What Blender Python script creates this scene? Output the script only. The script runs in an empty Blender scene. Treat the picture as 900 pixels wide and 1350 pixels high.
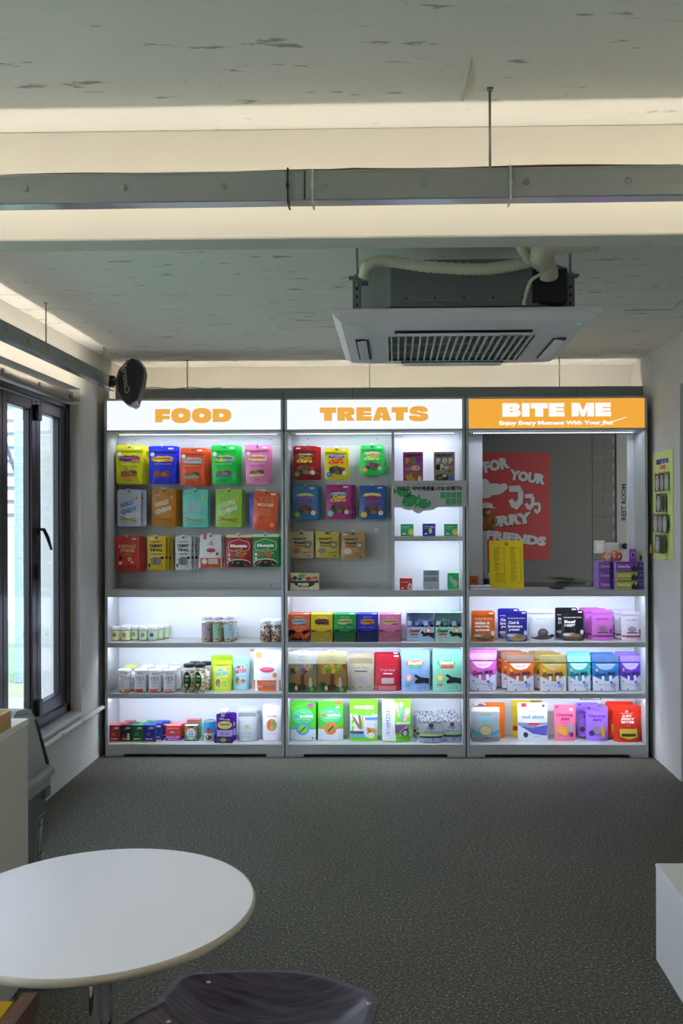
import bpy, math, random
from mathutils import Vector, Matrix
from mathutils.geometry import tessellate_polygon
random.seed(7)
sc = bpy.context.scene
col = sc.collection
PI = math.pi

# ------------------------------------------------------------------ camera
F = 1215.0; CX = 488.0; CY = 682.0; CZ = 1.596
TH = math.atan(0.018); RO = -0.0032
cd = bpy.data.cameras.new('camera'); cam = bpy.data.objects.new('camera', cd); col.objects.link(cam)
CR = Matrix.Rotation(TH, 4, 'Z') @ Matrix.Rotation(PI/2, 4, 'X') @ Matrix.Rotation(RO, 4, 'Z')
cam.matrix_world = Matrix.Translation((0, 0, CZ)) @ CR
cd.sensor_fit = 'VERTICAL'; cd.sensor_height = 36; cd.sensor_width = 24
cd.lens = F/1350*36; cd.shift_x = -(CX-450)/1350; cd.shift_y = (CY-675)/1350
cd.clip_start = .05; cd.clip_end = 200
sc.camera = cam
def ray(px, py): return CR.to_3x3() @ Vector(((px-CX)/F, -(py-CY)/F, -1))
def W(px, py, Y):
    r = ray(px, py); t = Y/r.y; return Vector((r.x*t, Y, CZ+r.z*t))
def WZ(px, py, z):
    r = ray(px, py); t = (z-CZ)/r.z; return Vector((r.x*t, r.y*t, z))
def WX(px, py, x):
    r = ray(px, py); t = x/r.x; return Vector((x, r.y*t, CZ+r.z*t))

# ------------------------------------------------------------------ world, exposure, lights
sc.view_settings.view_transform = 'Standard'; sc.view_settings.look = 'None'
sc.view_settings.gamma = 1; sc.view_settings.use_curve_mapping = False
sc.view_settings.exposure = 0.6
wd = bpy.data.worlds.new('sky'); sc.world = wd; wd.use_nodes = True
nt = wd.node_tree; bg = nt.nodes['Background']
tc = nt.nodes.new('ShaderNodeTexCoord'); sx = nt.nodes.new('ShaderNodeSeparateXYZ'); cr = nt.nodes.new('ShaderNodeValToRGB')
nt.links.new(tc.outputs['Generated'], sx.inputs[0]); nt.links.new(sx.outputs['Z'], cr.inputs[0]); nt.links.new(cr.outputs[0], bg.inputs[0])
cr.color_ramp.elements[0].color = (.90, .94, 1, 1); cr.color_ramp.elements[1].color = (.62, .76, 1, 1)
bg.inputs[1].default_value = 3.6

def area(name, loc, rot, sx_, sy_, w, colr=(1, 1, 1)):
    l = bpy.data.lights.new(name, 'AREA'); l.shape = 'RECTANGLE'; l.size = sx_; l.size_y = sy_
    l.energy = w; l.color = colr
    o = bpy.data.objects.new(name, l); col.objects.link(o); o.location = loc; o.rotation_euler = rot
    return o
COOL = (.74, .83, 1.0); WARM = (1.0, .885, .70)
def R(a): return math.radians(a)
sl_ = bpy.data.lights.new('sun', 'SUN'); sl_.energy = 4.5; sl_.angle = .02; sl_.color = (1, .96, .9)
so_ = bpy.data.objects.new('sun', sl_); col.objects.link(so_); so_.rotation_euler = Vector((.62, -.12, .9)).to_track_quat('Z', 'Y').to_euler()

for nm_, lc_, rt_, a_, b_ in (('window_portal', (-2.09, 3.2, 1.35), (0, R(-90), 0), 1.9, 5.1),):
    po_ = area(nm_, lc_, rt_, a_, b_, 1); po_.data.cycles.is_portal = True
# ------------------------------------------------------------------ colours and materials
def lin(h):
    if not isinstance(h, str): return tuple(h)
    h = h.lstrip('#'); h = ''.join(c*2 for c in h) if len(h) == 3 else h; v = [int(h[i:i+2], 16)/255 for i in (0, 2, 4)]
    return tuple(c/12.92 if c <= .04045 else ((c+.055)/1.055)**2.4 for c in v)
_m = {}
def mat(h, rough=.5, metal=0.0, bump=0.0, bs=30.0, emit=0.0, key=None):
    k = (h, rough, metal, bump, bs, emit)
    if k in _m: return _m[k]
    m = bpy.data.materials.new('material'); m.use_nodes = True; n = m.node_tree; b = n.nodes['Principled BSDF']
    c = (*lin(h), 1)
    b.inputs['Base Color'].default_value = c; b.inputs['Roughness'].default_value = rough; b.inputs['Metallic'].default_value = metal
    if emit:
        b.inputs['Emission Color'].default_value = c; b.inputs['Emission Strength'].default_value = emit
        b.inputs['Base Color'].default_value = (c[0]*.3, c[1]*.3, c[2]*.3, 1)
    if bump:
        t = n.nodes.new('ShaderNodeTexCoord'); z = n.nodes.new('ShaderNodeTexNoise'); z.inputs['Scale'].default_value = bs
        z.inputs['Detail'].default_value = 3
        q = n.nodes.new('ShaderNodeBump'); q.inputs['Strength'].default_value = bump; q.inputs['Distance'].default_value = .01
        n.links.new(t.outputs['Object'], z.inputs['Vector']); n.links.new(z.outputs[0], q.inputs['Height']); n.links.new(q.outputs[0], b.inputs['Normal'])
    _m[k] = m; return m
def foil(h): return mat(h, .3, 0, .8, 17)
def card(h): return mat(h, .55)
def speck(a, b_, c_, sc_=130.0):
    k = ('speck', a, b_, c_, sc_)
    if k in _m: return _m[k]
    m = bpy.data.materials.new('material'); m.use_nodes = True; n = m.node_tree; b = n.nodes['Principled BSDF']
    t = n.nodes.new('ShaderNodeTexCoord'); v = n.nodes.new('ShaderNodeTexVoronoi'); v.inputs['Scale'].default_value = sc_
    s = n.nodes.new('ShaderNodeSeparateColor'); r = n.nodes.new('ShaderNodeValToRGB'); r.color_ramp.interpolation = 'CONSTANT'
    r.color_ramp.elements[0].color = (*lin(a), 1); r.color_ramp.elements[1].position = .45; r.color_ramp.elements[1].color = (*lin(b_), 1)
    e = r.color_ramp.elements.new(.8); e.color = (*lin(c_), 1)
    n.links.new(t.outputs['Object'], v.inputs['Vector']); n.links.new(v.outputs['Color'], s.inputs[0]); n.links.new(s.outputs[0], r.inputs[0]); n.links.new(r.outputs[0], b.inputs['Base Color'])
    b.inputs['Roughness'].default_value = .6
    _m[k] = m; return m
def glass(tint=(1, 1, 1), refl=1.0):
    k = ('glass', tint, refl)
    if k in _m: return _m[k]
    m = bpy.data.materials.new('material'); m.use_nodes = True; n = m.node_tree; n.nodes.clear()
    o = n.nodes.new('ShaderNodeOutputMaterial'); mx = n.nodes.new('ShaderNodeMixShader'); tr = n.nodes.new('ShaderNodeBsdfTransparent')
    g = n.nodes.new('ShaderNodeBsdfGlossy'); fr = n.nodes.new('ShaderNodeFresnel'); fr.inputs[0].default_value = 1.5
    mu = n.nodes.new('ShaderNodeMath'); mu.operation = 'MULTIPLY'; mu.inputs[1].default_value = refl
    tr.inputs[0].default_value = (*tint, 1); g.inputs['Roughness'].default_value = .01
    ge = n.nodes.new('ShaderNodeNewGeometry'); iv = n.nodes.new('ShaderNodeMath'); iv.operation = 'SUBTRACT'; iv.inputs[0].default_value = 1
    m2 = n.nodes.new('ShaderNodeMath'); m2.operation = 'MULTIPLY'; n.links.new(ge.outputs['Backfacing'], iv.inputs[1]); n.links.new(iv.outputs[0], m2.inputs[0]); n.links.new(mu.outputs[0], m2.inputs[1])
    n.links.new(fr.outputs[0], mu.inputs[0]); n.links.new(m2.outputs[0], mx.inputs[0]); n.links.new(tr.outputs[0], mx.inputs[1]); n.links.new(g.outputs[0], mx.inputs[2]); n.links.new(mx.outputs[0], o.inputs[0])
    _m[k] = m; return m

def concrete(name, base, dark, fleck=(3, 40, 1), thr=.62, amount=.6, bump=.3):
    m = bpy.data.materials.new(name); m.use_nodes = True; n = m.node_tree; b = n.nodes['Principled BSDF']
    t = n.nodes.new('ShaderNodeTexCoord'); mp = n.nodes.new('ShaderNodeMapping'); mp.inputs['Scale'].default_value = fleck
    z = n.nodes.new('ShaderNodeTexNoise'); z.inputs['Scale'].default_value = 1.6; z.inputs['Detail'].default_value = 6; z.inputs['Roughness'].default_value = .62
    r = n.nodes.new('ShaderNodeValToRGB'); r.color_ramp.elements[0].position = thr; r.color_ramp.elements[0].color = (0, 0, 0, 1)
    r.color_ramp.elements[1].position = thr+.05; r.color_ramp.elements[1].color = (amount,)*3+(1,)
    z2 = n.nodes.new('ShaderNodeTexNoise'); z2.inputs['Scale'].default_value = 2.2; z2.inputs['Detail'].default_value = 4
    r2 = n.nodes.new('ShaderNodeValToRGB'); r2.color_ramp.elements[0].color = tuple(c*.9 for c in lin(base))+(1,); r2.color_ramp.elements[1].color = lin(base)+(1,)
    mx = n.nodes.new('ShaderNodeMixRGB'); mx.inputs[2].default_value = (*lin(dark), 1)
    L = n.links.new
    L(t.outputs['Object'], mp.inputs[0]); L(mp.outputs[0], z.inputs['Vector']); L(z.outputs[0], r.inputs[0]); L(t.outputs['Object'], z2.inputs['Vector'])
    L(z2.outputs[0], r2.inputs[0]); L(r.outputs[0], mx.inputs[0]); L(r2.outputs[0], mx.inputs[1]); L(mx.outputs[0], b.inputs['Base Color'])
    q = n.nodes.new('ShaderNodeBump'); q.inputs['Strength'].default_value = bump; q.inputs['Distance'].default_value = .01
    L(z.outputs[0], q.inputs['Height']); L(q.outputs[0], b.inputs['Normal']); b.inputs['Roughness'].default_value = .85
    return m
def floor_mat():
    m = bpy.data.materials.new('floor'); m.use_nodes = True; n = m.node_tree; b = n.nodes['Principled BSDF']; L = n.links.new
    t = n.nodes.new('ShaderNodeTexCoord'); v = n.nodes.new('ShaderNodeTexNoise'); v.inputs['Scale'].default_value = 95; v.inputs['Detail'].default_value = 5; v.inputs['Roughness'].default_value = .85
    r = n.nodes.new('ShaderNodeValToRGB'); e = r.color_ramp
    e.elements[0].position = .38; e.elements[0].color = (*lin('#1e1e18'), 1); e.elements[1].position = .66; e.elements[1].color = (*lin('#c9c9b4'), 1)
    x = e.elements.new(.48); x.color = (*lin('#3d3b2f'), 1); x = e.elements.new(.56); x.color = (*lin('#5a5744'), 1)
    z = n.nodes.new('ShaderNodeTexNoise'); z.inputs['Scale'].default_value = 1.3; z.inputs['Detail'].default_value = 4
    mx = n.nodes.new('ShaderNodeMixRGB'); mx.blend_type = 'MULTIPLY'; mx.inputs[0].default_value = .5
    r3 = n.nodes.new('ShaderNodeValToRGB'); r3.color_ramp.elements[0].position = .3; r3.color_ramp.elements[0].color = (.6, .6, .6, 1); r3.color_ramp.elements[1].position = .7
    L(t.outputs['Object'], v.inputs['Vector']); L(v.outputs[0], r.inputs[0]); L(t.outputs['Object'], z.inputs['Vector']); L(z.outputs[0], r3.inputs[0])
    L(r.outputs[0], mx.inputs[1]); L(r3.outputs[0], mx.inputs[2]); L(mx.outputs[0], b.inputs['Base Color'])
    q = n.nodes.new('ShaderNodeBump'); q.inputs['Strength'].default_value = .3; q.inputs['Distance'].default_value = .004
    L(v.outputs[0], q.inputs['Height']); L(q.outputs[0], b.inputs['Normal']); b.inputs['Roughness'].default_value = .62
    return m
def peg_mat():
    m = bpy.data.materials.new('pegboard'); m.use_nodes = True; n = m.node_tree; b = n.nodes['Principled BSDF']; L = n.links.new
    t = n.nodes.new('ShaderNodeTexCoord'); s = n.nodes.new('ShaderNodeSeparateXYZ'); L(t.outputs['Object'], s.inputs[0])
    def wrap(o):
        ad = n.nodes.new('ShaderNodeMath'); L(o, ad.inputs[0]); ad.inputs[1].default_value = 5
        a = n.nodes.new('ShaderNodeMath'); a.operation = 'MODULO'; L(ad.outputs[0], a.inputs[0]); a.inputs[1].default_value = .0114
        c = n.nodes.new('ShaderNodeMath'); c.operation = 'SUBTRACT'; L(a.outputs[0], c.inputs[0]); c.inputs[1].default_value = .0057
        d = n.nodes.new('ShaderNodeMath'); d.operation = 'POWER'; L(c.outputs[0], d.inputs[0]); d.inputs[1].default_value = 2; return d
    a = wrap(s.outputs['X']); c = wrap(s.outputs['Z'])
    d = n.nodes.new('ShaderNodeMath'); L(a.outputs[0], d.inputs[0]); L(c.outputs[0], d.inputs[1])
    e = n.nodes.new('ShaderNodeMath'); e.operation = 'LESS_THAN'; L(d.outputs[0], e.inputs[0]); e.inputs[1].default_value = .0029**2
    mx = n.nodes.new('ShaderNodeMixRGB'); mx.inputs[1].default_value = (*lin('#d2d4d2'), 1); mx.inputs[2].default_value = (*lin('#3c3e42'), 1)
    L(e.outputs[0], mx.inputs[0]); L(mx.outputs[0], b.inputs['Base Color']); b.inputs['Roughness'].default_value = .5
    return m

# ------------------------------------------------------------------ mesh building
class MB:
    def __init__(s): s.v = []; s.f = []; s.m = []; s.ms = []; s.sm = []
    def mi(s, m):
        if m not in s.ms: s.ms.append(m)
        return s.ms.index(m)
    def add(s, vs, fs, m, smooth=False):
        o = len(s.v); s.v += [tuple(v) for v in vs]; i = s.mi(m)
        for f in fs: s.f.append(tuple(o+j for j in f)); s.m.append(i); s.sm.append(smooth)
        return s
    def box(s, x0, x1, y0, y1, z0, z1, m, M=None):
        vs = [Vector((x, y, z)) for x in (x0, x1) for y in (y0, y1) for z in (z0, z1)]
        if M: vs = [M @ v for v in vs]
        return s.add(vs, [(0, 1, 3, 2), (4, 6, 7, 5), (0, 4, 5, 1), (2, 3, 7, 6), (0, 2, 6, 4), (1, 5, 7, 3)], m)
    def rbox(s, x0, x1, y0, y1, z0, z1, r, m, M=None):
        # box with chamfered edges
        vs = []
        for sx_ in (0, 1):
            for sy_ in (0, 1):
                for sz_ in (0, 1):
                    X, Y, Z = (x0, x1)[sx_], (y0, y1)[sy_], (z0, z1)[sz_]
                    dx, dy, dz = (r if not sx_ else -r), (r if not sy_ else -r), (r if not sz_ else -r)
                    vs += [Vector((X, Y+dy, Z+dz)), Vector((X+dx, Y, Z+dz)), Vector((X+dx, Y+dy, Z))]
        if M: vs = [M @ v for v in vs]
        I = lambda a, b, c, k: (a*4+b*2+c)*3+k
        fs = []
        for a in (0, 1): fs.append([I(a, 0, 0, 0), I(a, 1, 0, 0), I(a, 1, 1, 0), I(a, 0, 1, 0)])
        for a in (0, 1): fs.append([I(0, a, 0, 1), I(1, a, 0, 1), I(1, a, 1, 1), I(0, a, 1, 1)])
        for a in (0, 1): fs.append([I(0, 0, a, 2), I(1, 0, a, 2), I(1, 1, a, 2), I(0, 1, a, 2)])
        for a in (0, 1):
            for b in (0, 1):
                fs.append([I(a, b, 0, 0), I(a, b, 1, 0), I(a, b, 1, 1), I(a, b, 0, 1)])
                fs.append([I(a, 0, b, 0), I(a, 1, b, 0), I(a, 1, b, 2), I(a, 0, b, 2)])
                fs.append([I(0, a, b, 1), I(1, a, b, 1), I(1, a, b, 2), I(0, a, b, 2)])
        for a in (0, 1):
            for b in (0, 1):
                for c in (0, 1): fs.append([I(a, b, c, 0), I(a, b, c, 1), I(a, b, c, 2)])
        return s.add(vs, fs, m)
    def tube(s, pts, r, m, n=8, ribs=None, cap=True):
        pts = [Vector(p) for p in pts]; vs = []; fs = []
        rr = r if isinstance(r, (list, tuple)) else [r]*len(pts)
        up = Vector((0, 0, 1))
        for i, p in enumerate(pts):
            d = (pts[min(i+1, len(pts)-1)]-pts[max(i-1, 0)]).normalized()
            a = d.cross(up)
            if a.length < .05: a = d.cross(Vector((0, 1, 0)))
            a.normalize(); b = d.cross(a)
            for k in range(n):
                t = 2*PI*k/n; vs.append(p+(a*math.cos(t)+b*math.sin(t))*rr[i])
        for i in range(len(pts)-1):
            for k in range(n): fs.append((i*n+k, i*n+(k+1) % n, (i+1)*n+(k+1) % n, (i+1)*n+k))
        if cap: fs += [tuple(range(n-1, -1, -1)), tuple((len(pts)-1)*n+k for k in range(n))]
        return s.add(vs, fs, m, True)
    def lathe(s, prof, m, n=20, c=(0, 0, 0), a0=0, a1=2*PI, M=None):
        full = abs(a1-a0-2*PI) < 1e-6; k = n if full else n+1; vs = []; fs = []
        for r, z in prof:
            for i in range(k):
                t = a0+(a1-a0)*i/n; v = Vector((c[0]+r*math.cos(t), c[1]+r*math.sin(t), c[2]+z)); vs.append(M @ v if M else v)
        for j in range(len(prof)-1):
            for i in range(n): i2 = (i+1) % k; fs.append((j*k+i, j*k+i2, (j+1)*k+i2, (j+1)*k+i))
        return s.add(vs, fs, m, True)
    def prism(s, pts, ax, a, b, m):
        # extrude a polygon (u,v) along ax from a to b; x: (y,z) y: (x,z) z: (x,y)
        def P(u, v, w): return {'x': (w, u, v), 'y': (u, w, v), 'z': (u, v, w)}[ax]
        n = len(pts); vs = [P(u, v, a) for u, v in pts]+[P(u, v, b) for u, v in pts]
        fs = [tuple(range(n)), tuple(range(2*n-1, n-1, -1))]+[(i, (i+1) % n, n+(i+1) % n, n+i) for i in range(n)]
        return s.add(vs, fs, m)
    def build(s, name, parent=None, loc=None, recalc=True, rot=None):
        me = bpy.data.meshes.new(name); me.from_pydata(s.v, [], s.f)
        for m in s.ms: me.materials.append(m)
        me.polygons.foreach_set('material_index', s.m); me.polygons.foreach_set('use_smooth', s.sm)
        if recalc:
            import bmesh
            b = bmesh.new(); b.from_mesh(me); bmesh.ops.recalc_face_normals(b, faces=b.faces); b.to_mesh(me); b.free()
        me.update()
        o = bpy.data.objects.new(name, me); col.objects.link(o)
        if parent: o.parent = parent
        if loc is not None: o.location = loc
        if rot is not None: o.rotation_euler = rot
        return o
def tag(o, label=None, cat=None, group=None, kind=None):
    if label: o['label'] = label
    if cat: o['category'] = cat
    if group: o['group'] = group
    if kind: o['kind'] = kind
    return o
def thing(name, loc, label, cat, group=None, rot=0):
    o = bpy.data.objects.new(name, None); o.empty_display_size = .05; col.objects.link(o); o.location = loc
    o.rotation_euler = (0, 0, rot) if not isinstance(rot, tuple) else rot
    return tag(o, label, cat, group)
def struct(o, label=None): return tag(o, label, None, None, 'structure')
def copy_tree(o, parent=None):
    c = o.copy(); col.objects.link(c); c.parent = parent
    for ch in list(o.children): copy_tree(ch, c)
    return c

_t = {}
def text2d(s, bold=0.0, shear=0.0):
    k = (s, bold, shear)
    if k in _t: return _t[k]
    c = bpy.data.curves.new('t', 'FONT'); c.body = s; c.offset = bold; c.shear = shear; c.resolution_u = 2
    o = bpy.data.objects.new('t', c); col.objects.link(o)
    dg = bpy.context.evaluated_depsgraph_get(); dg.update(); e = o.evaluated_get(dg); m = e.to_mesh()
    vs = [(v.co.x, v.co.y) for v in m.vertices]; fs = [tuple(p.vertices) for p in m.polygons]
    e.to_mesh_clear(); bpy.data.objects.remove(o); bpy.data.curves.remove(c)
    x0 = min(v[0] for v in vs); x1 = max(v[0] for v in vs); y0 = min(v[1] for v in vs); y1 = max(v[1] for v in vs)
    vs = [((x-x0)/(x1-x0)-.5, (y-y0)/(y1-y0)-.5) for x, y in vs]
    _t[k] = (vs, fs, (x1-x0)/(y1-y0)); return _t[k]

def sup(cx, cy, rx, ry, e=2.4, n=40, a0=0, a1=2*PI):
    o = []
    for i in range(n+1 if a1-a0 < 2*PI-1e-6 else n):
        t = a0+(a1-a0)*i/n; c, s_ = math.cos(t), math.sin(t)
        o.append((cx+rx*math.copysign(abs(c)**(2/e), c), cy+ry*math.copysign(abs(s_)**(2/e), s_)))
    return o
def glyph(ch):
    if ch == 'F': return 1.14, [[(0, 0), (0, 1), (1.14, 1), (1.14, .6), (.56, .6), (.56, .5), (1.12, .5), (1.12, .22), (.56, .22), (.56, 0)]]
    if ch == 'O': return 1.49, [sup(.745, .5, .745, .57, 2.5), sup(.745, .5, .18, .14, 2.1)]
    if ch == 'D':
        return 1.42, [[(0, 0), (0, 1)]+sup(.8, .5, .62, .5, 2.3, 20, -PI/2, PI/2)[::-1], [(.52, .36), (.52, .64)]+sup(.66, .5, .18, .14, 2.1, 8, -PI/2, PI/2)[::-1]]
    if ch == 'T': return 1.2, [[(0, 1), (1.2, 1), (1.2, .6), (.89, .6), (.89, 0), (.31, 0), (.31, .6), (0, .6)]]
    if ch == 'R':
        return 1.31, [[(0, 0), (0, 1)]+sup(.9, .69, .37, .31, 2.4, 14, -PI/2, PI/2)[::-1]+[(1.0, .4), (1.31, 0), (.72, 0), (.56, .32), (.56, 0)], [(.55, .56), (.55, .64), (.72, .64), (.76, .60), (.72, .56)]]
    if ch == 'E': return 1.12, [[(0, 0), (0, 1), (1.1, 1), (1.1, .68), (.52, .68), (.52, .61), (1.08, .61), (1.08, .41), (.52, .41), (.52, .34), (1.12, .34), (1.12, 0)]]
    if ch == 'A': return 1.36, [[(0, 0), (.36, 1), (1.0, 1), (1.36, 0), (.74, 0), (.72, .2), (.56, .2), (.5, 0)], [(.60, .40), (.66, .68), (.72, .40)]]
    if ch == 'I': return .55, [[(0, 0), (0, 1), (.55, 1), (.55, 0)]]
    if ch == 'M': return 1.59, [[(0, 0), (0, 1), (.55, 1), (.8, .45), (1.05, 1), (1.59, 1), (1.59, 0), (1.08, 0), (1.08, .5), (.93, 0), (.66, 0), (.5, .5), (.5, 0)]]
    if ch == 'B':
        return 1.3, [[(0, 0), (0, 1)]+sup(.85, .745, .38, .255, 2.4, 10, -PI/2, PI/2)[::-1]+sup(.9, .27, .4, .27, 2.4, 10, -PI/2, PI/2)[::-1], [(.54, .60), (.54, .68), (.72, .68), (.75, .64), (.72, .60)], [(.54, .34), (.54, .42), (.72, .42), (.75, .38), (.72, .34)]]
    if ch == 'S':
        up = sup(.7, .72, .66, .35, 2.4, 14, 0, PI); lo = sup(.7, .28, .71, .35, 2.4, 14, PI, 2*PI)
        return 1.41, [up+[(.06, .58), (.2, .47), (.55, .42), (.82, .38), (.82, .32), (.6, .31), (.56, .38), (0, .36)]+lo+[(1.38, .42), (1.2, .56), (.8, .6), (.58, .64), (.6, .7), (.8, .69), (.82, .63), (1.34, .65)]]
def sign_text(mb, word, x0, x1, z0, z1, y, m):
    ws = 0; items = []
    for ch in word:
        if ch == ' ': ws += .42; continue
        w, loops = glyph(ch); items.append((ws, loops)); ws += w+(.08 if ch not in 'A' else .02)
    sx_ = (x1-x0)/(ws-.08); sz = (z1-z0)
    for o, loops in items:
        L3 = [[Vector((x0+(o+a)*sx_, z0+b*sz, 0)) for a, b in lp] for lp in loops]
        pts = [p for lp in L3 for p in lp]
        mb.add([(p.x, y, p.y) for p in pts], [tuple(t) for t in tessellate_polygon(L3)], m)

# ------------------------------------------------------------------ decals on products
# 't' (text,cx,cz,w,h,colour,bold,shear,rot)  'r' (x0,z0,x1,z1,colour)  'e' (cx,cz,rx,rz,colour)  'b' spiky burst  'p' polygon ; fractions of w and h, x in -0.5..0.5, z in 0..1
def put_decals(par, w, h, surf, ds):
    shapes = MB(); letters = MB(); order = 0
    for d in ds:
        k = d[0]; order += 1; off = .0012+.0004*order
        def P(x, z): return (x*w, surf(x*w, z*h)-off, z*h)
        if k == 't':
            _, s, cx, cz, tw, th_, c = d[:7]; bold = d[7] if len(d) > 7 else .02; shear = d[8] if len(d) > 8 else 0; rot = R(d[9]) if len(d) > 9 else 0
            vs, fs, asp = text2d(s, bold, shear); ca, sa = math.cos(rot), math.sin(rot)
            o2 = []
            for x, y in vs:
                X, Z = x*tw*w, y*th_*h; o2.append(P(cx+(X*ca-Z*sa)/w, cz+(X*sa+Z*ca)/h))
            letters.add(o2, fs, card(c))
        elif k == 'r':
            _, x0, z0, x1, z1, c = d[:6]; n, q = 5, 4
            m = c if not isinstance(c, str) else card(c)
            vs = [P(x0+(x1-x0)*i/n, z0+(z1-z0)*j/q) for j in range(q+1) for i in range(n+1)]
            shapes.add(vs, [(j*(n+1)+i, j*(n+1)+i+1, (j+1)*(n+1)+i+1, (j+1)*(n+1)+i) for j in range(q) for i in range(n)], m)
        elif k in 'eb':
            _, cx, cz, rx, rz, c = d[:6]; n = 16 if k == 'e' else 24; m = c if not isinstance(c, str) else card(c)
            vs = [P(cx, cz)]
            for rr in (.5, 1):
                for i in range(n):
                    t = 2*PI*i/n; q = rr*(1 if k == 'e' or rr < 1 or i % 2 else .8); e_ = 2 if k == 'e' else 3
                    c_, s_ = math.cos(t), math.sin(t)
                    vs.append(P(cx+rx*q*math.copysign(abs(c_)**(2/e_), c_), cz+rz*q*math.copysign(abs(s_)**(2/e_), s_)))
            fs = [(0, 1+i, 1+(i+1) % n) for i in range(n)]+[(1+i, 1+n+i, 1+n+(i+1) % n, 1+(i+1) % n) for i in range(n)]
            shapes.add(vs, fs, m)
        elif k == 'p':
            _, pts, c = d; m = c if not isinstance(c, str) else card(c)
            tri = tessellate_polygon([[Vector((a, b, 0)) for a, b in pts]])
            pv = [tuple(p_) for p_ in pts]; todo = [tuple(t) for t in tri]; done = []; mids = {}
            while todo:
                t3 = todo.pop(); el = [(math.hypot((pv[t3[i]][0]-pv[t3[(i+1) % 3]][0])*w, (pv[t3[i]][1]-pv[t3[(i+1) % 3]][1])*h), i) for i in range(3)]
                ml, i = max(el)
                if ml < .026: done.append(t3); continue
                a_, b_, c_ = t3[i], t3[(i+1) % 3], t3[(i+2) % 3]; kk = (min(a_, b_), max(a_, b_))
                if kk not in mids: mids[kk] = len(pv); pv.append(((pv[a_][0]+pv[b_][0])/2, (pv[a_][1]+pv[b_][1])/2))
                todo += [(a_, mids[kk], c_), (mids[kk], b_, c_)]
            shapes.add([P(a, b) for a, b in pv], done, m)
    out = []
    if shapes.v: out.append(shapes.build('printed_picture', par, recalc=False))
    if letters.v: out.append(letters.build('lettering', par, recalc=False))
    return out

_seed = [0]
def pouch(loc, w, h, dep, c, ds=(), label='', cat='pouch', group=None, tilt=0, lean=0, name='treat_pouch', seal=None, taper=0.0, round_=.03, hang=False, low=None):
    """stand-up foil bag: bulging body, flat zip band and sealed top with a hang hole tab"""
    _seed[0] += 1; rs = random.Random(_seed[0]*13)
    a1, a2, p1, p2 = rs.uniform(38, 60), rs.uniform(30, 50), rs.uniform(0, 6), rs.uniform(0, 6); A = .0021
    def half(z):
        v = max(0, min(1, z/h))
        return dep/2*(max(.07, 1-.98*(v/.84)**1.15) if v < .84 else .05)*(1 if not hang else min(1, .25+v*5))
    def wid(z):
        v = z/h; return w/2*(1-taper*(1-v))*(1-.012*math.sin(PI*min(1, v/.85)))
    def surf(x, z):
        u = min(1, abs(x)/(wid(z))); v = max(0, min(1, z/h))
        en = min(1, 4*(1-v))*(1-u)
        return -(half(z)*(1-u**3.2)+.0012)-A*math.sin(a1*x+p1+10*z)*math.sin(a2*z+p2)*en
    root = thing(name, loc, label, cat, group, (lean, 0, 0) if not tilt else (lean, R(tilt), 0))
    m = foil(c); mb = MB(); nu, nv = 12, 14
    zs = [h*j/nv for j in range(nv+1)]
    def outline(i, z):
        u = -1+2*i/nu; x = u*wid(z)
        return x
    vf = []; vb = []
    for j, z in enumerate(zs):
        for i in range(nu+1):
            x = outline(i, z); zz = z
            e = abs(-1+2*i/nu)
            if j == nv and e > .9: zz = z-.006
            if j == 0: zz = z+(.006 if e > .95 else 0)
            y = surf(x, z); vf.append((x, y, zz)); vb.append((x, -y*.8 if not hang else .0015+(-y*.3), zz))
    fs = [(j*(nu+1)+i, j*(nu+1)+i+1, (j+1)*(nu+1)+i+1, (j+1)*(nu+1)+i) for j in range(nv) for i in range(nu)]
    off = len(vf); fb = [tuple(off+k for k in f[::-1]) for f in fs]
    ring = [i for i in range(nu+1)]+[j*(nu+1)+nu for j in range(1, nv+1)]+[nv*(nu+1)+i for i in range(nu-1, -1, -1)]+[j*(nu+1) for j in range(nv-1, 0, -1)]
    fe = [(ring[k], ring[(k+1) % len(ring)], off+ring[(k+1) % len(ring)], off+ring[k]) for k in range(len(ring))]
    mb.add(vf+vb, fs+fb, m, True); mb.add(vf+vb, fe, m, False)
    mb.build('bag', root)
    base = []
    if low: base.append(('r', -.485, .012, .485, low[0], low[1]))
    put_decals(root, w, h, surf, base+list(ds))
    # zip ridge, seal crease and price tag
    zb = MB()
    for zz in (.855, .885):
        vs = []; n = 8
        for i in range(n+1):
            x = (-.46+.92*i/n)*w
            for q, o_ in ((zz-.004, .0012), (zz, .0032), (zz+.004, .0012)): vs.append((x, surf(x, q*h)-o_, q*h))
        zb.add(vs, [(i*3+k, (i+1)*3+k, (i+1)*3+k+1, i*3+k+1) for i in range(n) for k in range(2)], foil(seal or c), True)
    zb.build('zip_seal', root, recalc=False)
    if hang:
        hb = MB(); hb.add([(.018*math.cos(t*PI/6)*.5, surf(0, .95*h)-.0015, .955*h+.006*math.sin(t*PI/6)) for t in range(12)], [tuple(range(12))], card('#3a3a3a')); hb.build('hang_hole', root)
    return root
def tagsticker(x=.3, z=.93): return ('r', x-.09, z-.02, x+.09, z+.02, '#f4f4f4')

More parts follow.
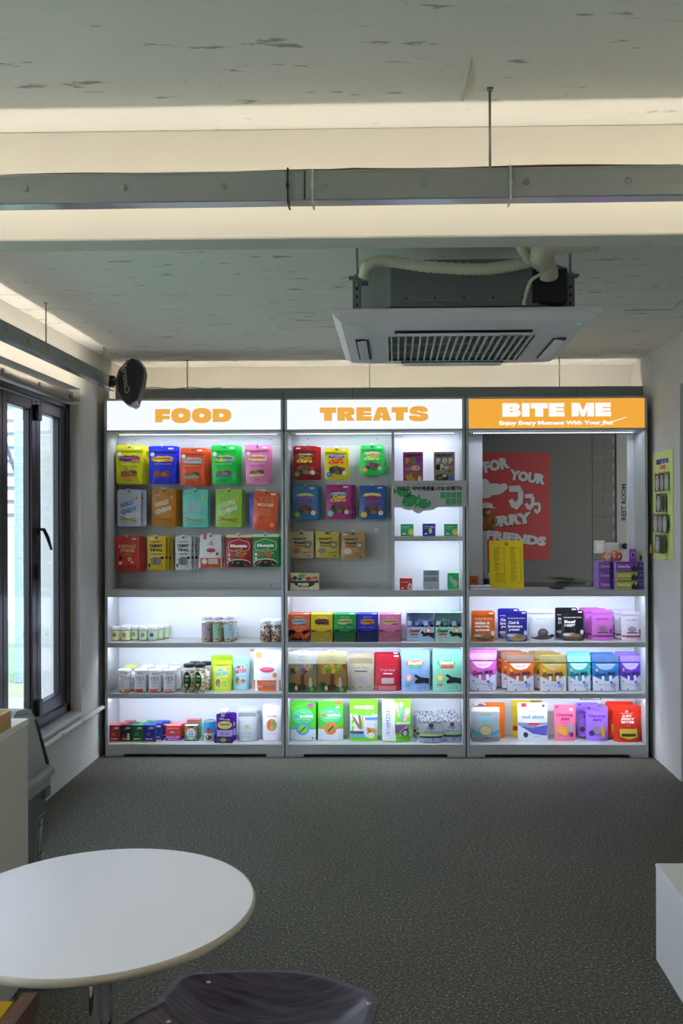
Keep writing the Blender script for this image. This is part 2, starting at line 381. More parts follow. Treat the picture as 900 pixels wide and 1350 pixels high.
def carton(loc, w, h, dep, c, ds=(), label='', cat='box', group=None, rot=0, name='treat_box', side=None, top=None):
    root = thing(name, loc, label, cat, group, rot)
    mb = MB(); mb.rbox(-w/2, w/2, -dep/2, dep/2, 0, h, .0012, card(c)); mb.build('carton', root)
    if side or top:
        s2 = MB()
        if side:
            for sg in (-1, 1): s2.add([(sg*(w/2+.0004), -dep/2+.001, .001), (sg*(w/2+.0004), dep/2-.001, .001), (sg*(w/2+.0004), dep/2-.001, h-.001), (sg*(w/2+.0004), -dep/2+.001, h-.001)], [(0, 1, 2, 3)], card(side))
        if top: s2.add([(-w/2+.001, -dep/2+.001, h+.0004), (w/2-.001, -dep/2+.001, h+.0004), (w/2-.001, dep/2-.001, h+.0004), (-w/2+.001, dep/2-.001, h+.0004)], [(0, 1, 2, 3)], card(top))
        s2.build('printed_panel', root, recalc=False)
    put_decals(root, w, h, lambda x, z: -dep/2, ds)
    return root
def jar(loc, w, h, lid, cont, lab, ds=(), label='', group=None, lidh=.14, name='treat_jar', labr=(.18, .82), wrap=150, rot=0):
    """clear round jar with contents, screw lid and a wrapped paper label"""
    r = w/2; root = thing(name, loc, label, 'jar', group, rot)
    mb = MB(); mb.lathe([(0, .0015), (r*.86, .0015), (r*.93, h*.04), (r*.93, h*(1-lidh-.13)), (0, h*(1-lidh-.13))], cont, 16); mb.build('contents', root)
    g = MB(); g.lathe([(r*.9, 0), (r*.98, h*.03), (r*.98, h*(1-lidh-.08)), (r*.86, h*(1-lidh-.02)), (r*.86, h*(1-lidh))], glass((.98, .99, 1), .8), 18); g.build('jar_wall', root)
    l = MB(); l.lathe([(r*.97, h*(1-lidh)), (r, h*(1-lidh)+.002), (r, h-.004), (r*.95, h-.001), (0, h)], mat(lid, .4), 20); l.build('lid', root)
    if lab:
        a = R(wrap/2); q = MB(); n = 14
        q.lathe([(r*1.0, h*labr[0]), (r*1.0, h*labr[1])], card(lab), n, a0=-PI/2-a, a1=-PI/2+a); q.build('paper_label', root, recalc=False)
    if ds:
        def surf(x, z): xx = min(abs(x), r*.95); return -math.sqrt(r*r-xx*xx)
        put_decals(root, w, h, surf, ds)
    return root

# ------------------------------------------------------------------ room
XL, XR, YB, ZC = -1.93, 1.765, 6.72, 2.696
YF = 6.13
m_ceil = concrete('ceiling paint', '#eeedea', '#74756c', (3.6, 13, 1), .625, .7, .35)
m_wall = concrete('wall paint', '#cfcdc9', '#8d8b86', (5, 5, 2), .70, .25, .12)
m_beam = concrete('beam paint', '#cfccc3', '#a29f95', (2, 2, 8), .72, .2, .08)
m_floor = floor_mat()
m_frame = mat('#45404a', .3, .75); m_frame2 = mat('#1d1c20', .4, .3)
MB().box(XL-.3, 3.2, -2.6, 9.0, -.1, 0, m_floor).build('floor').__setitem__('kind', 'structure')
# ceiling: boarded concrete slab, every cast panel a piece with a groove to the next
ceil = bpy.data.objects.new('ceiling', None); col.objects.link(ceil); struct(ceil)
ys = [-2.6, -.4, 1.1, 2.65, 4.50, 4.80, 6.26, 6.95]
for a, b in zip(ys, ys[1:]):
    MB().rbox(XL-.3, 3.2, a+.006, b-.006, ZC, ZC+.05, .004, m_ceil).build('ceiling_panel', ceil)
MB().box(XL-.3, 3.2, -2.6, 7.0, ZC+.052, ZC+.1, card('#55564f')).build('slab', ceil)
cb = MB(); cb.tube([W(635, -6, 1.98), W(631, 20, 2.06), W(622, 66, 2.19), W(617, 96, 2.27), W(609, 132, 2.43)], .004, mat('#cfcbb8', .8), 6); cb.build('crack_filler', ceil)
cb = MB(); cb.tube([WZ(822, 409, ZC), WZ(886, 408, ZC)], .003, mat('#8f8e8a', .8), 6); cb.tube([WZ(886, 408, ZC), WZ(899, 396, ZC)], .004, mat('#c2bfba', .8), 6)
cb.build('ceiling_batten', ceil)
# beam across the room
MB().rbox(XL-.05, XR+.3, -.055, .055, -.155, .155, .004, m_beam).build('trim_1', None, (0, 2.655, ZC-.155), rot=(0, 0, R(-.25))).__setitem__('kind', 'structure')
# left wall with window recess
wl = MB()
zs0, zs1 = .375, 2.41; yw0, yw1 = .6, 5.776
wl.box(XL-.25, XL, yw1, YB+.1, 0, ZC, m_wall)
wl.box(XL-.25, XL, -2.6, yw0, 0, ZC, m_wall)
wl.box(XL-.25, XL, yw0, yw1, zs1, ZC, m_wall)
wl.box(XL-.25, XL, yw0, yw1, 0, zs0, m_wall)
struct(wl.build('wall_left'))
# back wall with the opening behind the kiosk
ox0, ox1, oz0, oz1 = W(634, 700, 6.45).x, W(829, 700, 6.45).x, 1.09, 2.20
bw = MB()
bw.box(XL-.25, ox0-.02, YB, YB+.15, 0, ZC, m_wall); bw.box(1.84, XR+.2, YB, YB+.15, 0, ZC, m_wall)
bw.box(ox0-.02, 1.84, YB, YB+.15, oz1+.05, ZC, m_wall); bw.box(ox0-.02, 1.84, YB, YB+.15, 0, 1.0, m_wall)
struct(bw.build('wall_back'))
# plaster panel proud of the back wall, seen above the trough
wp = W(485, 480, YB).x; wq = W(634, 480, YB).x
struct(MB().box(XL, wq, YB-.012, YB, 2.45, ZC, m_beam).build('trim_2'))
# right wall with a doorway near the camera
wr = MB()
wr.box(XR, XR+.2, 5.58, YB-.002, 0, ZC, m_wall); wr.box(XR, XR+.2, 4.3, 5.58, 2.39, ZC, m_wall)
wr.box(XR, XR+.2, -2.6, 4.3, 0, ZC, m_wall)
struct(wr.build('wall_right'))
rd = MB(); rd.box(XR+.13, XR+.17, 4.3, 5.58, 0, 2.39, mat('#8e9185', .6))
door = struct(rd.build('door_1'))
MB().rbox(XR+.1, XR+.13, 4.4, 4.44, .95, 1.15, .004, mat('#8a8a8a', .3, .9)).build('door_handle', door)
struct(MB().box(XL-.25, XR+.2, -2.7, -2.6, 0, ZC, m_wall).build('wall_front'))
# heating pipe
pp = bpy.data.objects.new('trim_3', None); col.objects.link(pp); struct(pp)
p0, p1 = WX(136, 930.5, XL+.03), WX(50, 991, XL+.03); zp = (p0.z+p1.z)/2
MB().tube([(XL+.03, 3.2, zp), (XL+.03, 6.12, zp)], .0135, mat('#dcdbd6', .35), 12).build('pipe', pp)
jb = MB()
for yy in (4.9, 5.35, 5.72): jb.tube([(XL+.03, yy-.03, zp), (XL+.03, yy+.03, zp)], .0175, mat('#d2d1cc', .35), 12)
jb.build('pipe_joint', pp)
jb = MB()
for yy in (4.6, 5.5, 6.0): jb.box(XL, XL+.035, yy-.008, yy+.008, zp-.02, zp-.011, mat('#9a9a98', .4, .6))
jb.build('pipe_clip', pp)

# sill and folding window
XW = -2.0
sl = MB(); sl.rbox(XL-.25, XL+.012, yw0, yw1, zs0-.02, zs0+.004, .004, mat('#c9c8c4', .45)); struct(sl.build('trim_4'))
def winpart(name, x0, x1, y0, y1, z0, z1, par, m=None, r=.004):
    return MB().rbox(x0, x1, y0, y1, z0, z1, r, m or m_frame).build(name, par)
win = bpy.data.objects.new('window_1', None); col.objects.link(win); struct(win)
ZB_, ZT_ = .385, 2.315
winpart('window_frame', XW-.08, XW+.005, yw0, yw1, ZT_-.035, ZT_, win)
winpart('window_frame', XW-.08, XW+.005, yw0, yw1, ZB_, ZB_+.055, win)
winpart('window_frame', XW-.08, XW+.005, yw1-.075, yw1, ZB_, ZT_, win)
winpart('curtain_rail', XW-.05, XW+.03, yw0, yw1-.01, ZT_+.012, ZT_+.075, win, mat('#8a8682', .3, .85))
hm = MB()
for yy in [1.2+k*.5 for k in range(10)]: hm.rbox(XW+.03, XW+.036, yy-.012, yy+.012, ZT_+.03, ZT_+.055, .002, mat('#6a6866', .4, .8))
tag(hm.build('rail_clip', win), kind='stuff')
yj = [5.70, 5.235, 4.77, 4.305, 3.84, 3.375, 2.91, 2.445, 1.98, 1.515, 1.05]
for k, (b, a) in enumerate(zip(yj, yj[1:])):
    z0, z1 = ZB_+.065, ZT_-.042; x0, x1 = XW-.055, XW-.002
    st = .068
    for q0, q1 in ((a+.002, a+st), (b-st, b-.002)): winpart('sash_stile', x0, x1, q0, q1, z0, z1, win)
    winpart('sash_rail', x0, x1, a+st, b-st, z1-.065, z1, win); winpart('sash_rail', x0, x1, a+st, b-st, z0, z0+.075, win)
    gk = MB()
    for q0, q1 in ((a+st, a+st+.014), (b-st-.014, b-st)): gk.box(x0+.01, x1-.012, q0, q1, z0+.075, z1-.065, m_frame2)
    gk.build('gasket', win)
    MB().box(XW-.032, XW-.026, a+st, b-st, z0+.075, z1-.065, glass((.93, .97, 1), 1.9)).build('window_pane', win)
    if k % 2 == 0:
        winpart('hinge', XW-.004, XW+.022, a-.028, a+.028, 2.155, 2.245, win, m_frame2)
        winpart('hinge', XW-.004, XW+.022, a-.028, a+.028, .47, .56, win, m_frame2)
        winpart('hinge', XW-.004, XW+.016, a-.02, a+.02, 1.25, 1.33, win, m_frame2)
hh = MB(); ph = WX(52, 698, XW+.01); hh.rbox(XW-.004, XW+.012, ph.y-.012, ph.y+.018, ph.z-.03, ph.z+.01, .003, m_frame2)
hh.tube([(XW+.01, ph.y, ph.z), (XW+.035, ph.y, ph.z), (XW+.04, ph.y+.05, ph.z-.05), (XW+.04, ph.y+.1, ph.z-.115), (XW+.04, ph.y+.11, ph.z-.118)], [.009, .01, .011, .008, .006], m_frame2, 8); hh.build('window_handle', win)

# ------------------------------------------------------------------ outdoors beyond the window
og = MB(); og.box(-60, 60, -60, 60, -.25, -.12, mat('#d3d4ce', .9)); struct(og.build('ground'))
gr = MB(); gr.box(-12, XL-.9, 0, 30, -.118, -.09, concrete('turf', '#8fa578', '#6f8a58', (30, 30, 30), .5, .6, .6)); tag(gr.build('lawn'), 'bright green turf strip on the ground outside the folding window', 'lawn')
hs = thing('neighbour_building', (-7.2, 15, -.089), 'white slatted facade seen outside through the folding window', 'building')
MB().box(-4.2, 2.1, 0, 3, 0, 6.5, mat('#e6e8ea', .8)).build('wall', hs)
for k in range(14):
    MB().rbox(-4.1, 2.05, -.07, -.0, 1.55+k*.22, 1.70+k*.22, .006, mat('#eef0f2', .7)).build('siding_board', hs)
    MB().box(-4.1, 2.05, -.02, 0, 1.70+k*.22, 1.77+k*.22, mat('#8f9498', .8)).build('siding_gap', hs)
MB().rbox(-4.0, 2.0, -.3, -.1, 4.75, 5.6, .02, mat('#e2542c', .5)).build('sign_board', hs)
MB().tube([(1.0, -.35, 3.2), (2.0, -.35, .2)], .03, mat('#44484c', .5), 6).build('stay_cable', hs)
pw = thing('annexe_building', (-3.55, 9.4, -.089), 'pale blue rendered annexe wall outside the farthest folding panes', 'building')
MB().box(-.2, .75, 0, 2.5, 0, 6, mat('#c3d3de', .7)).build('wall', pw)
MB().rbox(-.26, -.2, -.05, .1, 0, 6, .01, mat('#93a7b5', .6)).build('downpipe', pw)
pl = thing('garden_shrub', (-3.6, 7.6, -.09), 'low leafy shrub on the turf outside the window', 'plant')
lf = MB(); rs = random.Random(3)
for k in range(140):
    a, r0, z0 = rs.uniform(0, 2*PI), rs.uniform(0, .28), rs.uniform(.05, .5); c0 = Vector((r0*math.cos(a), r0*math.sin(a), z0)); M = Matrix.Rotation(rs.uniform(0, 6), 3, 'Z') @ Matrix.Rotation(rs.uniform(-1, 1), 3, 'X')
    lf.add([c0+M @ Vector(p) for p in ((0, -.05, 0), (.02, 0, .01), (0, .05, 0), (-.02, 0, .01))], [(0, 1, 2, 3)], mat('#4f8a3a', .6))
lf.build('foliage', pl, recalc=False).__setitem__('kind', 'stuff'); MB().tube([(0, 0, 0), (0, 0, .35)], .015, mat('#5a4632', .8), 6).build('stem', pl)

# ------------------------------------------------------------------ cove light troughs
m_duct = mat('#939a98', .45, .2); m_ductin = mat('#c9ccd0', .22, .9)
def trough(loc, L, rot, label, w, x0=None, joints=()):
    """C-shaped channel open to the wall behind, a warm LED tape on its inside web; local x along, +y towards the wall"""
    t = thing('light_trough', loc, label, 'light', None, rot)
    H = .0755
    b = MB(); b.box(0, L, 0, .002, 0, H, m_duct); b.box(0, L, .002, .022, H-.002, H, m_duct); b.build('channel', t)
    b = MB(); b.box(0, L, .002, .047, -.0015, .001, m_ductin); b.build('lower_flange', t)
    b = MB(); b.box(0, L, .0025, .006, .008, .020, mat('#fff0c8', .5, 0, 0, 30, 1.5)); b.build('led_tape', t)
    b = MB(); b.box(0, L, -.002, 0, H-.006, H, m_duct); b.box(0, L, -.002, 0, 0, .006, m_duct); b.build('rolled_edge', t)
    q = MB(); n = int(L/.26)
    for i in range(n): x = .13+i*.26; q.tube([(x, -.0015, H*.5), (x, .0005, H*.5)], .009, mat('#8c938d', .5, .2), 12)
    tag(q.build('knockout', t), kind='stuff')
    for j in joints: MB().box(j-.0015, j+.0015, -.0028, 0, 0, H, mat('#2e302f', .6)).build('joint_seam', t)
    M = Matrix.Rotation(rot, 4, 'Z')
    l = area('cove_light', Vector(loc)+M.to_3x3() @ Vector((L/2, .0075, .014)), (0, 0, 0), L, .010, w, WARM)
    l.rotation_euler = (R(90+35), 0, rot)
    return t
zt = 2.4185
tn = trough((-1.85, 2.357+.045, zt), 3.6, R(-.7), 'long near light trough hung in front of the cream beam', 4.0, joints=(1.64,))
tb = trough((W(152, 515, 6.38).x, 6.38, zt), W(848, 515, 6.38).x-W(152, 515, 6.38).x, 0, 'back light trough hung above the illuminated shop signs', 4.7, joints=(1.65, 3.2))
tl = trough((-1.735, 2.75, zt), 5.77-2.75, R(90), 'left light trough running along the window wall', 4.6)
rod = mat('#9a9c98', .4, .7)
def rod_at(x, y, label, group='hanging rods of the light troughs'):
    r = MB(); r.tube([(0, 0, 0), (0, 0, ZC-zt-.0755)], .0035, rod, 8); o = r.build('hanger_rod', None, (x, y, zt+.0755)); tag(o, label, 'rod', group)
    MB().rbox(-.008, .008, -.008, .008, ZC-zt-.0755-.006, ZC-zt-.0755, .001, rod).build('rod_nut', o); return o
tr1 = trough((1.52, 2.6, zt), 4.8, R(-90), 'unseen added light trough along the right wall, brightening the room beside the camera', 68)  # added trough, out of view, there to raise the ambient light
tr2 = trough((-1.735, -2.3, zt), 4.5, R(90), 'unseen added light trough behind the left one, brightening the room beside the camera', 62)  # made-up rear run, out of view, also brightens ceiling and room
x = W(646, 160, 2.36).x; rod_at(x, 2.37, 'grey threaded rod holding the near trough, right of centre')
rod_at(-1.735, 4.67, 'grey rod holding the left trough above the window')
for px_, lb in ((247, 'grey rod behind the speaker holding the back trough, leftmost'), (487, 'grey rod holding the back trough above the middle sign'), (737, 'grey rod holding the back trough above the orange sign'), (166, 'short grey rod just above the black speaker')):
    rod_at(W(px_, 490, 6.40).x, 6.395 if px_ > 200 else 5.9, lb)
def ziptie(px_, c, lb):
    p = W(px_, 240, 2.357); y = 2.402-(p.x+1.85)*math.tan(R(.7)); w_ = .0022
    b = MB(); b.box(-w_, w_, -.006, -.0035, -.008, .082, mat(c, .5)); b.box(-w_, w_, -.006, .026, .078, .081, mat(c, .5)); b.box(-w_, w_, -.006, .05, -.010, -.006, mat(c, .5))
    b.rbox(-.004, .004, -.010, -.005, .028, .042, .001, mat(c, .5)); tag(b.build('cable_tie', None, (p.x, y, zt)), lb, 'cable tie', 'cable ties on the near trough')
ziptie(378, '#17181a', 'black cable tie round the near trough'); ziptie(411, '#c9ccc6', 'white cable tie just right of the black one on the near trough'); ziptie(674, '#c9ccc6', 'white cable tie below the right part of near trough')
cab = MB(); pts = []
for i in range(30):
    px_ = 0+i*31; p = W(px_, 222-px_*.012, 2.37); pts.append((p.x, 2.402-(p.x+1.85)*math.tan(R(.7))+.012, zt+.0785+.0022*math.sin(i*.6)+(.003 if i > 14 else 0)))
cab.tube(pts, .0028, mat('#5c2a20', .5), 6); tag(cab.build('power_cable'), 'thin brown cable lying along the top of the near trough', 'cable')
cab = MB(); cab.tube([(W(px_, 505, 6.36).x, 6.372, zt+.079+.006*math.sin(k*1.3)) for k, px_ in enumerate(range(190, 300, 10))], .003, mat('#6d6d66', .5), 6)
tag(cab.build('power_cable'), 'grey cable on the back trough beside the speaker', 'cable')

# ------------------------------------------------------------------ display units
m_lam = mat('#b1b4b4', .42); m_in = mat('#e9ebf0', .42); m_lam2 = mat('#acafae', .45)
m_peg = peg_mat()
def zy(py, px_=500): return W(px_, py, YF).z
DEP = .29; YBK = 6.395
Zh1, Zh0 = zy(525.2, 255), zy(569.5, 255)
Zk = (zy(778.4), zy(786.7)); Za = (zy(847.4), zy(853.5)); Zb = (zy(914.6), zy(920.8)); Zc_ = (zy(981.7), zy(987))
ZSH = {'k': Zk[0], 'a': Za[0], 'b': Zb[0], 'c': Zc_[0]}
led_dots = mat('#f2f6ff', .5, 0, 0, 30, 6)
unit_x = []
def unit(pxa, pxb, label, sign_c, word, word_c, wx, wyz, kind):
    x0, x1 = W(pxa, 700, YF).x, W(pxb, 700, YF).x; T = .018; xc = (x0+x1)/2
    u = thing('display_unit', (xc, YF, 0), label, 'shelf unit', 'lit display units along the back wall'); wdt = x1-x0; a, b = -wdt/2, wdt/2
    unit_x.append((x0, x1))
    D = DEP
    for q0, q1 in ((a, a+T), (b-T, b)): MB().rbox(q0, q1, 0, D, 0.012, Zh0, .001, m_lam).build('side_panel', u)
    # header light box
    hb = MB(); hb.rbox(a, b, -.004, D, Zh1-.014, Zh1, .002, m_lam); hb.rbox(a, b, -.004, D, Zh0, Zh0+.014, .002, m_lam)
    hb.rbox(a, a+.018, -.004, D, Zh0, Zh1, .002, m_lam); hb.rbox(b-.018, b, -.004, D, Zh0, Zh1, .002, m_lam); hb.build('header_box', u)
    sp = MB().box(a+.018, b-.018, .004, .012, Zh0+.014, Zh1-.014, mat(sign_c, .3, 0, 0, 30, .67 if kind < 3 else .65)).build('sign_panel', u)
    lt = MB(); wx0, wx1 = W(wx[0], 545, YF).x-xc, W(wx[1], 545, YF).x-xc; zt1, zb1 = W(wx[0], wyz[0], YF).z, W(wx[0], wyz[1], YF).z
    sign_text(lt, word, wx0, wx1, zb1, zt1, .002, mat(word_c, .4, 0, 0, 30, .66)); 
    if kind == 3:
        vs, fs, asp = text2d('Enjoy Every Moment With Your Pet', .05)
        ax, bx = W(658, 558, YF).x-xc, W(808, 558, YF).x-xc; zc = W(700, 558.3, YF).z
        lt.add([((ax+bx)/2+x*(bx-ax), .002, zc+y*.036) for x, y in vs], fs, mat(word_c, .4, 0, 0, 30, .66))
        p, q = W(790, 560.5, YF), W(826, 549.5, YF)
        lt.add([(p.x-xc, .002, p.z), (p.x-xc, .002, p.z-.006), (q.x-xc, .002, q.z-.004), (q.x-xc, .002, q.z+.001)], [(0, 1, 2, 3)], mat(word_c, .4, 0, 0, 30, .66))
    lt.build('sign_lettering', sp, recalc=False)
    # LED row under the header
    ld = MB(); n = 62
    ld.box(a+T+.02, b-T-.02, .128, .142, Zh0-.004, Zh0, mat('#dfe3ea', .5)); ld.build('led_channel', u)
    ld = MB()
    for i in range(n): xx = a+T+.05+(wdt-2*T-.1)*i/(n-1); ld.box(xx-.003, xx+.003, .132, .138, Zh0-.006, Zh0-.004, led_dots)
    tag(ld.build('led_row', u), None, None, None, 'stuff')
    # boards
    for nm, (zt_, zb_), dd in (('counter_board', Zk, D), ('shelf_board', Za, D), ('shelf_board', Zb, D)):
        q = MB(); q.prism([(.001, zb_), (.001, zt_), (dd, zt_), (dd, zt_-.018), (.019, zt_-.018), (.019, zb_)], 'x', a+T, b-T, m_lam); q.build(nm, u)
    MB().rbox(a+T, b-T, 0.001, D, Zc_[0]-.018, Zc_[0], .001, m_lam).build('bottom_board', u)
    MB().rbox(a+T, b-T, 0.004, .02, .018, Zc_[0]-.018, .001, m_lam).build('plinth', u)
    for q in (a+.02, b-.10): MB().rbox(q-.02, q+.10, .002, .06, 0.0, .0175, .001, m_lam2).build('foot', u)
    # back
    BK = YBK-YF
    MB().box(a+T, b-T, BK, BK+.008, .02, Zk[1], m_in).build('back_panel', u)
    if kind == 1: pg = MB().box(a+T+.0, b-T, BK, BK+.006, Zk[0], Zh0, m_peg).build('pegboard', u)
    if kind == 2:
        dv = W(516.5, 700, YF).x-xc
        MB().box(a+T, dv, BK, BK+.006, Zk[0], Zh0, m_peg).build('pegboard', u)
        MB().rbox(dv-.001, dv+.017, .001, D, Zk[0], Zh0, .001, m_lam).build('divider', u)
        MB().box(dv+.017, b-T, BK, BK+.006, Zk[0], Zh0, m_in).build('back_panel', u)
        for yy in (641, 707.3): z0_, z1_ = zy(yy+6.1), zy(yy); q = MB(); q.prism([(.001, z0_), (.001, z1_), (D, z1_), (D, z1_-.018), (.019, z1_-.018), (.019, z0_)], 'x', dv+.017, b-T, m_lam); q.build('shelf_board', u)
    # solid rim round the pegboard
    if kind < 3:
        xe = b-T if kind == 1 else dv-.001
        rm = MB(); rm.box(a+T, xe, BK-.003, BK, Zh0-.075, Zh0, m_lam); rm.box(a+T, a+T+.02, BK-.003, BK, Zk[0], Zh0-.075, m_lam); rm.box(xe-.02, xe, BK-.003, BK, Zk[0], Zh0-.075, m_lam); rm.box(a+T+.02, xe-.02, BK-.003, BK, Zk[0], Zk[0]+.035, m_lam); rm.build('pegboard_rim', u)
        for sx_ in (a+T+.12, xe-.1):
            for sz_ in (Zh0-.03, Zk[0]+.018): MB().tube([(sx_, BK-.005, sz_), (sx_, BK-.003, sz_)], .004, mat('#55575a', .4, .6), 8).build('screw', u)
    else:
        l1 = W(636, 700, YBK).x-xc; r0 = W(827, 700, YBK).x-xc
        MB().rbox(a+T, l1, BK, BK+.016, Zk[0], Zh0, .001, m_in).build('back_strip', u)
        MB().rbox(r0, b-T, BK, BK+.016, Zk[0], Zh0, .001, m_in).build('back_strip', u)
    # LED tubes in the corner of each lower bay, light thrown inward
    for zt_ in (Zk[0]-.018, Za[0]-.018, Zb[0]-.018):
        MB().box(a+T+.01, b-T-.01, .0195, .026, zt_-.006, zt_, mat('#e8eefc', .5, 0, 0, 30, 2.0)).build('led_tube', u)
        area('bay_light', (xc, YF+.0245, zt_-.0095), (R(24), 0, 0), wdt-2*T-.03, .008, BAYW, COOL)
    hd = area('header_light', (xc, YF+.135, Zh0-.012), (R(14 if kind < 3 else -12), 0, 0), wdt-2*T-.08, .012, HDW if kind < 3 else HDW*.8, COOL)
    if kind == 2:
        for zt_ in (zy(641)-.018, zy(707.3)-.018):
            xr = (dv+.017+b-T)/2
            MB().box(dv+.025, b-T-.01, .0195, .026, zt_-.006, zt_, mat('#e8eefc', .5, 0, 0, 30, 2.0)).build('led_tube', u)
            area('bay_light', (xc+xr, YF+.0245, zt_-.0095), (R(24), 0, 0), b-T-dv-.03, .008, BAYW*.45, COOL)
    return u, xc
BAYW, HDW = 1.85, 1.8
u1, c1 = unit(137.8, 373.8, 'white display unit with pegboard under the white FOOD sign, leftmost', '#eef3ff', 'FOOD', '#e8a744', (204.3, 304.7), (539.3, 556.8), 1)
u2, c2 = unit(375.2, 612.9, 'white display unit under the white TREATS sign, middle of the three', '#eef3ff', 'TREATS', '#e8a744', (421.4, 564.5), (537.2, 555), 2)
u3, c3 = unit(614.4, 853.6, 'white display unit with serving window under the orange sign, rightmost', '#eda63a', 'BITE ME', '#f6f4f2', (662, 805.4), (531.5, 549.5), 3)

# ------------------------------------------------------------------ product placement helpers
def on_shelf(key, xl, xr, yt, yb, dep):
    """pixel box of the front face -> base centre, width, height for a thing standing on shelf key"""
    z = ZSH[key] if isinstance(key, str) else key
    p = WZ((xl+xr)/2, yb, z); Y = min(max(p.y, YF+.036), YF+.255-dep*.5)
    A, B = W(xl, yb, Y), W(xr, yb, Y); T = W((xl+xr)/2, yt, Y)
    return Vector(((A.x+B.x)/2, Y+dep/2, z+.0006)), B.x-A.x, T.z-z
ORD = ['', 'second', 'third', 'fourth']
ORD9 = ['first', 'second', 'third', 'fourth', 'fifth', 'sixth', 'seventh', 'eighth', 'ninth']
def stand_pouch(key, xl, xr, yt, yb, c, ds, desc, where, dep=.055, back=0, bdx=.01, bdz=0, group=None, **k):
    loc, w, h = on_shelf(key, xl, xr, yt, yb, dep)
    o = pouch(loc, w, h, dep, c, ds, f'{desc}, {where}', group=group, lean=R(-3), **k)
    for i in range(back):
        y = min(loc.y+(i+1)*(dep+.012), YF+.262-dep*.35)
        q = copy_tree(o); q.location = (loc.x+bdx*(i+1), y, loc.z+bdz); q['label'] = f'{desc}, {ORD[i+1]} in line behind the one {where}'
        q['label'] = ' '.join(q['label'].split()[:16])
    return o
def box_on(key, xl, xr, yt, yb, dep, c, ds, desc, where, back=0, bdx=.0, group=None, gap=.004, **k):
    loc, w, h = on_shelf(key, xl, xr, yt, yb, dep)
    o = carton(loc, w, h, dep, c, ds, f'{desc}, {where}', group=group, **k)
    for i in range(back):
        y = loc.y+(i+1)*(dep+gap)
        if y > YF+.262-dep/2: break
        q = copy_tree(o); q.location = (loc.x+bdx*(i+1), y, loc.z); q['label'] = ' '.join(f'{desc}, {ORD[i+1]} back in the row {where}'.split()[:16])
    return o
def hang_pouch(xl, xr, yt, yb, c, ds, desc, where, n=2, dx=.012, dep=.034, tilt=0, group=None, fan=False, hook=True, **k):
    yf = YBK-.115
    A, B = W(xl, yb, yf), W(xr, yb, yf); T = W(xl, yt, yf)
    w, h = B.x-A.x, T.z-A.z; loc = Vector(((A.x+B.x)/2, yf+.01, A.z))
    o = pouch(loc, w, h, dep, c, ds, f'{desc}, {where}', hang=True, tilt=tilt, group=group, **k)
    for i in range(n-1):
        q = copy_tree(o); s = (i+1)*(1 if not fan or i % 2 == 0 else -1)
        q.location = (loc.x+dx*s, loc.y+.03*(i+1), loc.z-.002*i); q['label'] = ' '.join(f'{desc}, {ORD[i+1]} on the hook behind the one {where}'.split()[:16])
        if fan: q.rotation_euler[1] -= R(3*s); q.location.x = loc.x+h*.95*math.sin(R(3*s)); q.location.z += .004
    if hook:
        hx, hz = loc.x, loc.z+h*.955; hk = MB(); y0 = loc.y-.022
        hk.tube([(0, YBK-y0-.001, .004), (0, .01, .004), (0, 0, .006), (0, -.004, .016)], .0022, mat('#e2e4e6', .3, .3), 6)
        ho = hk.build('peg_hook', None, (hx, y0, hz)); tag(ho, ' '.join(f'white wire peg hook holding the {desc}, {where}'.split()[:16]), 'hook', 'wire hooks on the pegboards')
        MB().rbox(-.012, .012, -.006, -.004, .012, .02, .0008, mat('#eceff2', .4)).build('price_clip', ho)
    return o

WHT = '#f4f4f4'
# ---- unit 1 pegboard, top row
def dyna(logo, lc, sub, extra=()):
    return [('e', -.36, .78, .075, .055, '#e8eef8'), ('b', 0, .66, .42, .085, logo), ('t', 'Dynabites', -.01, .675, .66, .085, lc, .05, .25), ('r', .08, .585, .38, .635, sub), ('t', 'SOFT TREAT', .23, .61, .26, .03, WHT, .02),
            ('t', 'Training snack for every dog', 0, .53, .6, .025, WHT), ('t', 'Duck       Chicken', 0, .46, .56, .028, '#5a3a22', .02),
            ('e', -.17, .28, .13, .06, '#9a6a44'), ('e', .13, .30, .17, .055, '#7c4f30'), ('e', .05, .26, .1, .045, '#b98c60'), ('p', [(-.3, .19), (.28, .2), (.26, .245), (-.28, .245)], sub), ('t', '100g', 0, .1, .14, .03, '#40301c', .02), tagsticker()]
G1 = 'pouches in the top row of the FOOD pegboard'
hang_pouch(152.2, 188.5, 587, 638.4, '#e2dc12', dyna('#2a3390', '#e5542a', '#e5542a'), 'yellow pouch with orange-on-blue burst logo', 'top row', 3, .012, group=G1, taper=.03)
hang_pouch(195.5, 232.5, 588, 638.4, '#1d2ee0', dyna('#e6dc30', '#d84a2e', '#d84a2e'), 'royal blue pouch with yellow burst logo', 'top row', 2, .014, group=G1, taper=.04)
hang_pouch(237, 270, 590.5, 640, '#ee5a26', dyna('#e6a9b8', '#4aa890', '#58c8a0'), 'orange pouch with pink burst logo', 'top row', 3, .016, group=G1, taper=.04)
hang_pouch(278, 312.5, 587, 638.4, '#1fcf4e', dyna('#d8ea2c', '#2b4ad0', '#3564d8'), 'bright green pouch with yellow burst logo', 'top row', 3, .012, group=G1, taper=.08)
hang_pouch(322.5, 355.5, 586.5, 637.8, '#f08ab8', dyna('#f0e0a0', '#e0405a', '#f0e0a0'), 'pink pouch with pale yellow burst logo', 'top row', 2, .016, group=G1, taper=.10)
